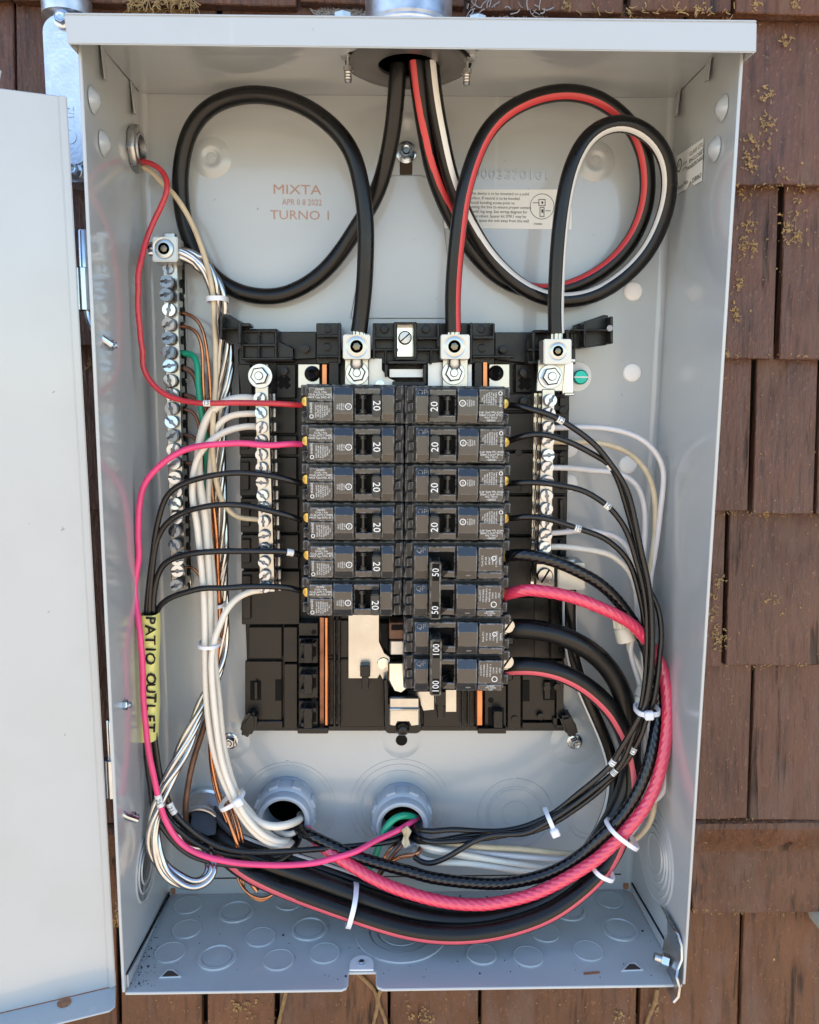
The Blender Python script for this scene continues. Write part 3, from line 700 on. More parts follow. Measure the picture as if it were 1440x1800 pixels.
# ------------------------------------------------------------------ conduit body on the wall beside the box
lb = thing('conduit_elbow', 'cast aluminium conduit elbow body clamped to the wall behind the door', 'conduit elbow', P(112, 200, 8))
def rrect(u0, v0, u1, v1, r, n=7):
    o = []
    for cx, cy, a0 in ((u1-r, v0+r, -90), (u1-r, v1-r, 0), (u0+r, v1-r, 90), (u0+r, v0+r, 180)):
        for i in range(n+1): a = math.radians(a0+90*i/n); o.append((cx+r*math.cos(a), cy+r*math.sin(a)))
    return o
MB().px([(u+(v-20)*.052, v) for u, v in rrect(70, 22, 150, 318, 30)], -4, 22).build('body', 'cast', lb, bevel=.003, seg=3)
cv = MB().px([(u+(v-20)*.052, v) for u, v in rrect(82, 55, 142, 292, 24)], 22, 26).build('cover', 'cast', lb, bevel=.0012, seg=2)
mb = text('1/2', lb, P(124, 198, 26.3), Z, -X, .0042, 'cast', depth_=.0003); mb.build('embossed_mark', 'cast', cv)
MB().lathe(P(122, 240, 26), BK, [(.0046, 0), (.0046, .0005), (.0038, .0005), (.0038, 0)], 24, closed=True).build('embossed_ring', 'cast', cv)
for u, v in ((125, 300), (104, 34)): hexbolt(u+6, v, 24, .0040, .0035, lb, name='cover_screw')
p = P(118, 20, 8); MB().lathe(Vector((p.x, p.y, p.z-.006)), Z, [(.012, 0), (.0155, .002), (.0155, .012), (.0125, .014), (.0108, .016), (.0108, .85)], 28).build('conduit', 'galv', lb, smooth=40)
# ------------------------------------------------------------------ print, stickers, stamps
for body, u, v, h, wd in (('MIXTA', 522, 334, .0062, 1.25), ('APR 0 8 2022', 531, 356, .0040, .85), ('TURNO 1', 529, 379, .0060, 1.15)):
    text(body, enc, P(u, v, .25), X, Z, h, 'ink_brown', sx=wd).build('stamped_lettering', 'ink_brown', enc, smooth=0)
text('40003370101', enc, P(893, 308, .3), X, Z, .0060, 'paint', sx=1.25, depth_=.0009).build('embossed_number', 'paint', enc, smooth=0)
st = MB().px([(770, 333), (1005, 333), (1005, 403), (770, 401)], 0, .3).build('instruction_sticker', 'sticker', enc)
for i, s in enumerate(('This device is to be mounted on a solid', 'surface. If neutral is to be bonded.', 'Install bonding screw prior to', 'mounting the box to ensure proper contact', 'with lug tang. See wiring diagram for', 'torque values. Spacer kit SMK1 may be', 'used to space the unit away from the wall')):
    ends = (930, 915, 905, 934, 927, 925, 930)
    text(s, st, P(ends[i], 341.5+i*7.9, .5), X, Z, .00195, 'ink_black', align='RIGHT', sx=.92).build('printed_lettering', 'ink_black', st, smooth=0)
MB().lathe(P(953, 363, .4), BK, [(.0085, 0), (.0085, .0002), (.0082, .0002), (.0082, 0)], 30, closed=True).build('printed_diagram', 'ink_black', st)
mb = MB()
for a_ in ((947, 350, 959, 351), (947, 361, 959, 362), (947, 350, 948, 362), (958, 350, 959, 362), (949, 364, 957, 365), (949, 380, 957, 381), (949, 364, 950, 381), (956, 364, 957, 381), (952, 354, 955, 358), (952, 368, 955, 374), (937, 356, 947, 357), (959, 370, 968, 371)): mb.rect(*a_, .35, .6)
mb.build('printed_diagram', 'ink_black', st)
text('4748081', st, P(946, 394, .5), X, Z, .0013, 'ink_black').build('printed_lettering', 'ink_black', st, smooth=0)
# sticker on the side panel: torn lower edge
def PR(u, v, k=.0003): return pl_right(u, v)+NR*k
sk = MB(); sk.prism([PR(1192, 275), PR(1239, 243), PR(1236, 318), PR(1222, 326), PR(1216, 318), PR(1209, 333), PR(1192, 341)], NR*-.0002); sk = sk.build('listing_sticker', 'sticker', enc)
e1 = (PR(1239, 243)-PR(1192, 275)).normalized(); e2 = (Z-e1*e1.dot(Z)).normalized(); e1r = -Y
for s, u, v, h in (('CLASS CTL', 1227, 263, .0026), ('ENCLOSED', 1227, 275, .0026), ('PANELBOARD', 1225, 287, .0026), ('LISTED', 1207, 287, .0015), ('E19787', 1207, 296, .0015), ('Issue No.', 1203, 325, .0030), ('DB063', 1228, 313, .0030)):
    text(s, sk, PR(u, v, .0006), -Y, Z, h, 'ink_black', sx=1.25).build('printed_lettering', 'ink_black', sk, smooth=0)
MB().lathe(PR(1197, 291, .0004), NR, [(.0042, 0), (.0042, .0002), (.0034, .0002), (.0034, 0)], 24, closed=True).build('printed_mark', 'ink_black', sk)
text('UL', sk, PR(1197, 291, .0006), -Y, Z, .0026, 'ink_black').build('printed_lettering', 'ink_black', sk, smooth=0)
# ------------------------------------------------------------------ black plastic chassis that carries the bars and breakers
ch = thing('panel_chassis', 'black plastic breaker chassis with copper and silver bus bars inside the box', 'panel chassis', P(712, 1283, 0))
def cp(name, poly, d0, d1, m='plastic', bevel=.0005, parent=None, seg=1):
    return MB().px(poly, d0, d1).build(name, m, parent or ch, bevel=bevel, seg=seg)
def cr(name, u0, v0, u1, v1, d0, d1, m='plastic', bevel=.0005, parent=None, seg=1):
    return cp(name, [(u0, v0), (u1, v0), (u1, v1), (u0, v1)], d0, d1, m, bevel, parent, seg)
cp('base_tray', [(418, 612), (1003, 618), (1000, 760), (990, 1283), (438, 1283), (425, 900)], 2, 7, 'plastic_brown_sheen', .001)
# side fields either side, stepped plates and seams
cp('tray_plate', [(418, 640), (440, 640), (444, 700), (424, 700)], 7, 20)
for (v0, v1, a, b, e) in ((704, 762, 420, 424, 520), (766, 800, 421, 424, 522), (804, 872, 422, 425, 522), (876, 936, 423, 426, 524), (940, 1000, 424, 427, 525), (1004, 1098, 425, 428, 527)):
    cr('tray_plate', a, v0, e, v1, 7, 14, 'plastic_brown_sheen')
    cr('tray_rib', a, v0+8, a+16, v1-10, 14, 17, 'plastic_brown_sheen')
cp('tray_plate', [(437, 1102), (496, 1102), (496, 1158), (437, 1158)], 7, 12, 'plastic_brown_sheen')
cr('tray_plate', 431, 1162, 496, 1276, 7, 10, 'plastic_brown_sheen')
cr('tray_plate', 498, 1102, 523, 1164, 7, 15, 'plastic_brown_sheen'); cr('tray_plate', 499, 1167, 523, 1281, 7, 15, 'plastic_brown_sheen')
cr('tray_slot', 440, 1197, 459, 1231, 10, 10.6, 'pit', .0003); cr('tray_tongue', 447, 1199, 453, 1230, 10, 14, 'plastic_brown_sheen', .0004)
cr('tray_slot', 484, 1195, 496, 1232, 10, 10.6, 'pit', .0003)
cr('tray_lip', 445, 1268, 497, 1283, 7, 12)
for i, (v0, v1) in enumerate(((692, 722), (726, 792), (796, 868), (872, 940), (944, 1046), (1050, 1158))):
    cr('tray_plate', 886, v0, 940, v1, 7, 15, 'plastic_brown_sheen'); cr('tray_plate', 968, v0, 1001-i*1.5, v1, 7, 13, 'plastic_brown_sheen')
    cr('tray_rib', 984, v0+6, 996-i*1.5, v1-8, 13, 17, 'plastic')
cr('tray_plate', 892, 1162, 916, 1281, 7, 14, 'plastic_brown_sheen'); cr('tray_plate', 918, 1162, 976, 1266, 7, 11, 'plastic_brown_sheen'); cr('tray_plate', 978, 1162, 991, 1280, 7, 14, 'plastic')
cr('tray_slot', 918, 1196, 931, 1233, 11, 11.6, 'pit', .0003); cr('tray_slot', 955, 1196, 977, 1231, 11, 11.6, 'pit', .0003); cr('tray_tongue', 957, 1199, 968, 1229, 11, 15, 'plastic_brown_sheen', .0004)
cr('tray_lip', 918, 1270, 976, 1283, 7, 12)
for u, v in ((990, 722), (990, 800), (926, 1182), (951, 1260), (962, 1210), (912, 796), (912, 858), (980, 1208), (924, 700), (905, 1265)):
    MB().lathe(P(u, v, 15), BK, [(.0026, -.002), (.0026, .0003), (.0022, .0004), (0, .0003)], 16).build('moulding_boss', 'plastic_brown_sheen', ch)
# feet at the bottom corners
cp('corner_foot', [(440, 1252), (451, 1258), (450, 1280), (440, 1296), (428, 1299), (421, 1288), (424, 1272)], 4, 22, 'plastic', .002, seg=2)
cp('corner_foot', [(984, 1262), (1004, 1258), (1014, 1276), (1018, 1294), (1008, 1300), (996, 1293)], 4, 22, 'plastic', .002, seg=2)
cr('tray_lip', 972, 1262, 1006, 1276, 7, 14)
# top frame
cp('top_block', [(420, 578), (488, 578), (490, 600), (516, 612), (516, 636), (430, 636), (421, 610)], 7, 24)
for a in ((424, 580, 486, 584), (424, 604, 486, 609), (424, 628, 514, 633)): cr('rib', *a, 24, 30)
for a in ((424, 580, 428, 632), (453, 580, 457, 632), (482, 580, 487, 632)): cr('rib', *a, 24, 29.4)
cp('top_plate', [(490, 583), (556, 583), (556, 630), (518, 632), (514, 612), (490, 600)], 7, 16)
cp('top_block', [(556, 568), (598, 568), (598, 640), (556, 640)], 7, 22)
for a in ((594, 567, 599, 640), (556, 588, 596, 593), (556, 624, 600, 629)): cr('rib', *a, 22, 34)
for u, v in ((576, 578), (575, 610), (676, 578), (749, 578), (846, 578), (847, 612), (886, 614), (502, 612), (536, 612), (498, 652), (922, 655), (922, 705)):
    MB().lathe(P(u, v, 22), BK, [(.0030, -.006), (.0030, .0004), (.0024, .0006), (0, .0004)], 18).build('moulding_boss', 'plastic', ch)
cp('top_block', [(655, 568), (826, 568), (826, 640), (655, 640)], 7, 20)
for a in ((655, 568, 660, 630), (657, 592, 692, 597), (732, 592, 772, 597), (768, 568, 773, 612), (656, 612, 700, 617), (728, 612, 772, 617), (756, 612, 760, 640), (676, 612, 680, 650)): cr('rib', *a, 20, 32)
# screw pocket in the middle
for a in ((692, 566, 698, 632), (727, 566, 733, 632), (692, 566, 733, 570), (692, 627, 733, 633)): cr('pocket_wall', *a, 20, 36)
cr('pocket_floor', 698, 570, 727, 627, 20, 21, 'chrome', .0002)
c = P(712, 594, 22); t = MB(); t.lathe(c, BK, [(.0046, 0), (.0046, .002), (.0038, .0032), (0, .0034)], 24); sc_ = t.build('chassis_screw', 'steel', ch)
t = MB(); e1 = Vector((.75, 0, .66)); e2 = e1.cross(Y); t.prism([c+BK*.0036+e1*.0042+e2*.0004, c+BK*.0036+e1*.0042-e2*.0004, c+BK*.0036-e1*.0042-e2*.0004, c+BK*.0036-e1*.0042+e2*.0004], Y*.0004); t.build('slot', 'pit', sc_)
# U channel under the pocket
for a in ((676, 640, 682, 662), (744, 640, 750, 676), (682, 634, 748, 640), (690, 670, 748, 678)): cr('channel_wall', *a, 14, 36)
cr('channel_strip', 684, 648, 744, 664, 14, 24, 'galv', .0004)
cp('top_block', [(822, 568), (870, 568), (870, 640), (822, 640)], 7, 22)
for a in ((826, 567, 831, 640), (831, 590, 868, 596), (831, 624, 906, 629), (866, 568, 870, 596)): cr('rib', *a, 22, 33)
cp('top_plate', [(870, 584), (938, 584), (938, 640), (870, 632)], 7, 15)
cp('top_block', [(926, 596), (938, 580), (1000, 580), (1012, 590), (1012, 640), (926, 640)], 7, 22)
for a in ((928, 612, 950, 617), (936, 582, 941, 640), (996, 582, 1001, 640), (928, 634, 950, 640), (941, 581, 1012, 585)): cr('rib', *a, 22, 33)
# wing handles
w1 = cp('wing_tab', [(386, 551), (402, 552), (425, 566), (440, 572), (440, 606), (424, 607), (396, 602), (384, 594), (382, 562)], 20, 26, 'plastic', .002, seg=2)
for a in ((386, 553, 391, 596), (389, 576, 424, 579), (418, 566, 424, 604), (424, 568, 440, 574)): cr('rib', *a, 26, 40, parent=w1)
w2 = cp('wing_tab', [(1004, 573), (1024, 566), (1062, 553), (1074, 554), (1079, 562), (1077, 600), (1070, 606), (1020, 613), (1006, 612)], 20, 26, 'plastic', .002, seg=2)
for a in ((1006, 578, 1075, 582), (1026, 566, 1030, 610), (1073, 556, 1078, 604)): cr('rib', *a, 26, 38, parent=w2)
MB().lathe(P(1072, 577, 38), BK, [(.0020, 0), (.0020, .0004), (0, .0005)], 16).build('wing_pin', 'grey_pipe', w2)
# cross-shaped sockets
for u, v in ((499, 672), (923, 674)):
    for a in (45, 135):
        q = math.radians(a); e1, e2 = Vector((math.cos(q), 0, math.sin(q))), Vector((-math.sin(q), 0, math.cos(q))); c = P(u, v, 15.4+a/900)
        t = MB(); t.prism([c+e1*.0048+e2*.0019, c+e1*.0048-e2*.0019, c-e1*.0048-e2*.0019, c-e1*.0048+e2*.0019], (0, .0012, 0)); t.build('cross_socket', 'pit', ch, bevel=.0002)
cr('socket_plate', 486, 640, 520, 700, 7, 14.6, 'plastic_brown_sheen'); cr('socket_plate', 906, 640, 940, 690, 7, 14.6, 'plastic_brown_sheen')
# bus metal showing above the breakers
cr('stab_plate', 524, 640, 562, 682, 10, 15, 'tin', .0003); MB().lathe(P(549, 657, 15), BK, [(.0055, 0), (.0050, .002), (.003, .003), (0, .001)], 18).build('stab_knob', 'plastic', ch)
cr('stab_plate', 860, 640, 896, 682, 10, 15, 'tin', .0003); MB().lathe(P(872, 656, 15), BK, [(.0055, 0), (.0050, .002), (.003, .003), (0, .001)], 18).build('stab_knob', 'plastic', ch)
cr('copper_bus', 566, 640, 575, 690, 10, 24, 'copper', .0003); cr('copper_bus', 849, 636, 857, 690, 10, 24, 'copper', .0003)
cr('stab_frame', 578, 636, 596, 682, 10, 26, 'plastic'); cr('stab_frame', 834, 636, 848, 682, 10, 26, 'plastic')
cp('bus_plate', [(608, 628), (672, 630), (672, 650), (684, 664), (700, 672), (744, 676), (744, 700), (608, 700)], 18, 21, 'steel', .0003)
cp('bus_plate', [(752, 638), (830, 632), (830, 700), (752, 700)], 18, 21, 'galv', .0003)
MB().lathe(P(668, 676, 21), BK, [(.0030, 0), (.0030, .002), (0, .0022)], 18).build('bus_rivet', 'zinc', ch)
# line lugs: tab, nut and washer, set-screw block
def lug(u0, v0, u1, v1, hu, hv, hr, d0, d1, name='lug_block', parent=ch):
    blk = cr(name, u0, v0, u1, v1, d0, d1, 'lug', .0006, parent, 2)
    r = mm(hr, d1); c = P(hu, hv, d1)
    MB().lathe(c, BK, [(r*1.12, .00005), (r*1.12, .0003), (r, .0003), (r*.96, .00012), (r*.74, .0004), (r*.60, .0004), (r*.56, .00005)], 32).build('set_screw', 'tin', blk, smooth=40)
    MB().lathe(c, BK, [(r*.36, .0001), (r*.36, .0004), (r*.34, .00045), (0, .00045)], 6, .2).build('hex_socket', 'socket', blk)
    return blk
def nut(u, v, d, rw, rn, parent=ch, m='zinc'):
    c = P(u, v, d); R = mm(rw, d); r = mm(rn, d)
    t = MB(); t.lathe(c, BK, [(R, 0), (R, .0009), (R*.96, .0013), (r, .0013)], 36); t.build('washer', m, parent, smooth=40)
    t = MB(); hexhead(t, c+BK*.0012, BK, r*1.08, .0048, .15); n_ = t.build('nut', m, parent, smooth=30)
    t = MB(); t.lathe(c+BK*.006, BK, [(r*.5, 0), (r*.5, .0014), (r*.42, .002), (0, .002)], 18); t.build('stud', m, n_)
for u0, u1, hu in ((606, 648, 627), (778, 823, 799)):
    cr('lug_tab', u0, 624, u1, 690, 26, 29, 'tin', .0004)
    nut(hu+1 if hu < 700 else hu-2, 656, 29, 20, 14)
    lug(u0-3, 588, u1+3, 631, hu, 609, 18, 26, 44)
    t = MB(); t.lathe(P(hu, 634, 33), Vector((0, 0, -1)), [(.004, -.002), (.0045, .003), (.003, .006), (0, .006)], 12); t.build('conductor_end', 'steel', ch)
# lower bus zone below the breakers
for v0, v1 in ((1095, 1118), (1122, 1166), (1172, 1228), (1232, 1286)):
    k = cr('clip_block', 525, v0, 559, v1, 7, 20)
for v in (1128, 1183, 1243):
    cr('clip_arm', 534, v+3, 549, v+38, 20, 30); cr('clip_arm', 527, v+2, 556, v+9, 20, 27); cr('clip_arm', 528, v+28, 546, v+35, 20, 26); cr('clip_pit', 549, v+10, 556, v+26, 20, 20.4, 'pit', 0)
for v in (1111, 1230): MB().lathe(P(552, v, 20.2), BK, [(.0018, 0), (.0018, .0002), (0, .0002)], 14).build('clip_hole', 'pit', ch)
cr('clip_base', 523, 1280, 577, 1290, 7, 24)
cr('copper_bus', 562, 1085, 570, 1276, 10, 16, 'copper_dull', .0003); cr('copper_bus', 570.5, 1085, 577, 1276, 10, 24, 'copper', .0006)
for u in (586, 594): cr('rib', u, 1090, u+4, 1278, 7, 16)
cr('bus_bed', 598, 1090, 676, 1278, 7, 10, 'plastic_brown_sheen'); cr('bus_bed_rib', 580, 1158, 612, 1161, 10, 12)
cp('bus_plate', [(612, 1080), (667, 1080), (667, 1128), (676, 1148), (690, 1158), (716, 1162), (716, 1194), (672, 1194), (668, 1186), (664, 1193), (612, 1193)], 12, 15, 'tin', .0004)
cr('clip', 633, 1170, 651, 1190, 15, 22); cr('clip', 636, 1188, 648, 1212, 10, 20)
t = MB(); c = P(674, 1166, 15); t.lathe(c, BK, [(.0046, 0), (.0042, .0012), (.002, .0016), (0, .0016)], 24); t.build('bus_rivet', 'chrome', ch)
cp('bus_notch', [(668, 1094), (684, 1094), (684, 1150), (672, 1136)], 12, 17, 'pit', .001)
cr('stab', 684, 1094, 714, 1124, 12, 26, 'copper_old', .0008); cr('stab', 686, 1126, 714, 1152, 12, 24, 'steel', .0008); cr('stab_recess', 688, 1098, 712, 1108, 26, 26.5, 'pit', .0002)
cp('stab_carrier', [(682, 1164), (716, 1164), (716, 1212), (706, 1220), (692, 1216), (682, 1196)], 14, 26, 'chrome', .0012)
cp('stab_frame', [(674, 1196), (682, 1192), (684, 1236), (740, 1236), (742, 1284), (734, 1290), (682, 1290), (676, 1284)], 8, 24, 'plastic', .0008)
cp('stab_carrier', [(684, 1226), (738, 1226), (738, 1276), (722, 1278), (718, 1270), (700, 1270), (696, 1278), (684, 1276)], 24, 28, 'tin', .001)
cr('stab_fold', 684, 1246, 738, 1250, 28, 30, 'chrome', .0006); MB().lathe(P(708, 1281, 26), BK, [(.0050, -.01), (.0050, .001), (.003, .004), (0, .005)], 20).build('frame_pin', 'plastic', ch)
cp('bus_plate', [(716, 1215), (764, 1215), (764, 1248), (744, 1250), (740, 1240), (716, 1240)], 12, 16, 'tin', .0004); cr('bus_plate', 783, 1212, 803, 1252, 12, 16, 'tin', .0004)
cr('clip', 766, 1216, 784, 1240, 16, 26); cr('clip', 769, 1238, 781, 1263, 10, 24)
cr('bus_bed', 744, 1214, 834, 1278, 7, 10, 'plastic_brown_sheen')
for u in (812, 822): cr('rib', u, 1210, u+4, 1278, 7, 16)
cr('copper_bus', 838, 1205, 849, 1276, 10, 24, 'copper', .0006)
cr('clip_block', 852, 1205, 890, 1288, 7, 20); cr('clip_pit', 858, 1244, 886, 1276, 20, 20.4, 'pit', 0); cr('clip_arm', 868, 1250, 884, 1280, 20, 28); MB().lathe(P(863, 1231, 20.2), BK, [(.0020, 0), (.0020, .0002), (0, .0002)], 14).build('clip_hole', 'pit', ch)
cr('clip_base', 840, 1280, 890, 1290, 7, 24)
cr('bottom_rail', 436, 1276, 1000, 1285, 5, 9)

# ------------------------------------------------------------------ terminal screws and bars
def screw_mesh():
    mb = MB(); r = 1.0
    mb.mi = 1; mb.lathe((0, 0, 0), OUT, [(r, -.2), (r, .30), (r*.86, .36)], 20); mb.mi = 0
    for s in (0, 1):
        pts = []
        for i in range(13):
            a = math.radians(180*s+12+156*i/12); pts.append((r*.94*math.cos(a), -.80+.12*(i % 2), r*.94*math.sin(a)))
        sg = 1 if s == 0 else -1
        pts += [(-.22*sg, -.74, .19*sg), (-.2*sg, -.70, .34*sg), (.2*sg, -.70, .34*sg), (.22*sg, -.74, .19*sg)]
        mb.prism([(x, -.78, z) for x, y, z in pts], (0, .45, 0))
    mb.mi = 1; mb.box((-.2, -.55, -.2), (.2, -.3, .2))
    return mb
_sm = screw_mesh(); SCREW = None
def screw(u, v, d, rpx, parent, m='zinc', tilt=.12):
    global SCREW
    c = P(u, v, d); r = mm(rpx, d)
    if SCREW is None:
        o = _sm.build('terminal_screw', [m, 'slot_shade'], parent, smooth=25, center=Vector((0, 0, 0))); SCREW = o; place(o, parent, c)
    else: o = inst(SCREW, parent, c, name='terminal_screw')
    o.scale = (r, r*.9, r); o.rotation_euler = (rnd(-tilt, tilt), rnd(0, 6.3), rnd(-tilt, tilt)); return o
# ground bar: bar, base rail, side holes, lug
gb = thing('ground_bar', 'long tinned ground bar with slotted screws next to the door hinge side', 'terminal bar', P(322, 1036, 0), 'terminal bars')
cp('bar', [(286, 462), (312, 462), (327, 1034), (301, 1034)], 12, 24, 'tin', .0005, gb)
cp('rail', [(302, 450), (324, 450), (337, 1032), (316, 1032)], 2, 6, 'chrome', .0005, gb)
cp('mounting_ear', [(287, 409), (308, 409), (310, 470), (288, 470)], 18, 22, 'tin', .0005, gb)
GS = [(296, 496), (295, 519), (298, 545), (299, 570), (299, 595), (300, 620), (300, 644), (301, 669), (304, 694), (304, 718), (303, 742), (306, 766), (306, 790), (308, 814), (309, 839), (311, 863), (309, 885), (312, 910), (310, 933), (310, 957), (314, 983), (314, 1002), (313, 1028)]
for i, (u, v) in enumerate(GS):
    screw(u-1, v, 27 if i not in (0, 1, 18, 19, 22) else 31, 11.2, gb)
    b_ = 313+(v-462)*.0255       # right face of the bar in pixels
    k = P(b_+6, v+3, 16); k.x = P(b_-.5, v, 24).x+.0002
    MB().lathe(k, X, [(.0030, 0), (.0030, .0003), (0, .0003)], 14).build('wire_hole', 'pit', gb)
    if i % 2: cr('rail_tooth', b_+2, v-3, b_+9, v+4, 6, 12, 'chrome', .0004, gb)
screw(297, 473, 24, 9, gb, 'tin'); 
lug(268, 416, 312, 460, 288, 437, 16, 22, 38, parent=gb)
# neutral bars
def vbar(name, label, poly, rail, screws, group, rs, d):
    t = thing(name, label, 'terminal bar', P(poly[2][0], poly[2][1], 14), group)
    cp('bar', poly, d-12, d, 'tin', .0005, t); cp('rail', rail, 14, d-14, 'chrome', .0005, t)
    return t
nb1 = vbar('neutral_bar', 'tinned neutral bar with hex nut on top beside the six breaker column', [(447, 640), (471, 640), (484, 1041), (457, 1041)], [(460, 690), (478, 690), (489, 1036), (470, 1036)], 0, 'terminal bars', 11, 42)
NS1 = [(457, 700), (458, 726), (459, 751), (459.5, 774), (460, 799), (461, 822), (461, 847), (462, 871), (463, 892), (465, 916), (465, 941), (465, 964), (465, 988), (466, 1011), (467, 1031)]
for u, v in NS1:
    screw(u, v, 44, 10.2, nb1); b_ = 474+(v-640)*.031
    k = P(b_, v, 36); k.x = P(b_-1.6, v, 42).x+.0002; MB().lathe(k, X, [(.0030, 0), (.0030, .0003), (0, .0003)], 14).build('wire_hole', 'copper_old', nb1)
    cr('rail_tooth', b_+3, v-9, b_+9, v+8, 27, 30, 'steel', .0005, nb1)
nut(458, 661, 42, 21, 14.5, nb1)
nb2 = vbar('neutral_bar', 'tinned neutral bar with a square lug on top beside the eight slot column', [(953, 684), (976, 684), (969, 988), (945, 988)], [(938, 690), (952, 690), (945, 1030), (932, 1030)], 0, 'terminal bars', 11, 42)
NS2 = [(967, 704), (964, 727), (964, 751), (963, 775), (963, 800), (962, 821), (962, 846), (961.6, 871), (960.6, 894), (960, 918), (959, 940), (957, 962)]
for u, v in NS2:
    screw(u, v, 44, 11, nb2); b_ = 952-(v-690)*.027
    k = P(b_, v, 36); k.x = P(b_+.2, v, 42).x-.0002; MB().lathe(k, -X, [(.0030, 0), (.0030, .0003), (0, .0003)], 14).build('wire_hole', 'copper_old', nb2)
    cr('rail_tooth', b_-8, v-9, b_-3, v+8, 27, 30, 'steel', .0005, nb2)
cp('lug_plate', [(946, 632), (994, 632), (990, 688), (943, 688)], 38, 41, 'tin', .0005, nb2)
nut(967, 662, 41, 21, 15, nb2)
lug(956, 596, 1005, 640, 981, 617, 15, 40, 56, parent=nb2)
cr('strap', 990, 634, 1008, 696, 24, 36, 'chrome', .0012, nb2, 2); cr('strap_edge', 992, 690, 1011, 696, 20, 38, 'steel', .0006, nb2); cr('strap_edge', 994, 630, 1013, 637, 20, 38, 'steel', .0006, nb2)
cp('end_plate', [(942, 990), (976, 990), (976, 1034), (941, 1034)], 34, 41, 'tin', .0008, nb2)
c = P(957, 1011, 41); t = MB(); t.lathe(c, BK, [(.0055, 0), (.0055, .0022), (.0048, .0034), (0, .0036)], 26); s_ = t.build('slotted_screw', 'tin', nb2)
e1 = Vector((.5, 0, .86)); e2 = e1.cross(Y); t = MB(); t.prism([c+BK*.0039+e1*.0052+e2*.0006, c+BK*.0039+e1*.0052-e2*.0006, c+BK*.0039-e1*.0052-e2*.0006, c+BK*.0039-e1*.0052+e2*.0006], Y*.0006); t.build('slot', 'pit', s_)
cr('feeder_lug', 981, 990, 1029, 1037, 20, 42, 'lug', .0008, nb2, 2)
p0 = P(1003, 985, 30); MB().lathe(Vector((p0.x, p0.y, P(1003, 990, 42).z-.0002)), Z, [(.0052, 0), (.0052, .0012), (.0045, .0016), (0, .0016)], 20).build('set_screw', 'steel', nb2)
# green bonding screw on its white land
bs = thing('bonding_screw', 'green bonding screw on a round white land beside the lug', 'screw', P(1019, 664, 0))
MB().lathe(P(1014, 662, 0), BK, [(.0105, 0), (.0105, .0007), (.0098, .0011), (0, .0011)], 40).build('land', 'plug', bs)
c = P(1020, 663, 4); t = MB(); t.lathe(c, BK, [(.0052, -.003), (.0052, .0018), (.0044, .0026), (0, .0027)], 24); s_ = t.build('screw_head', 'green_metal', bs)
t = MB(); t.box((c.x-.0050, c.y-.0031, c.z-.0005), (c.x+.0050, c.y-.0026, c.z+.0005)); t.build('slot', 'plug', s_)

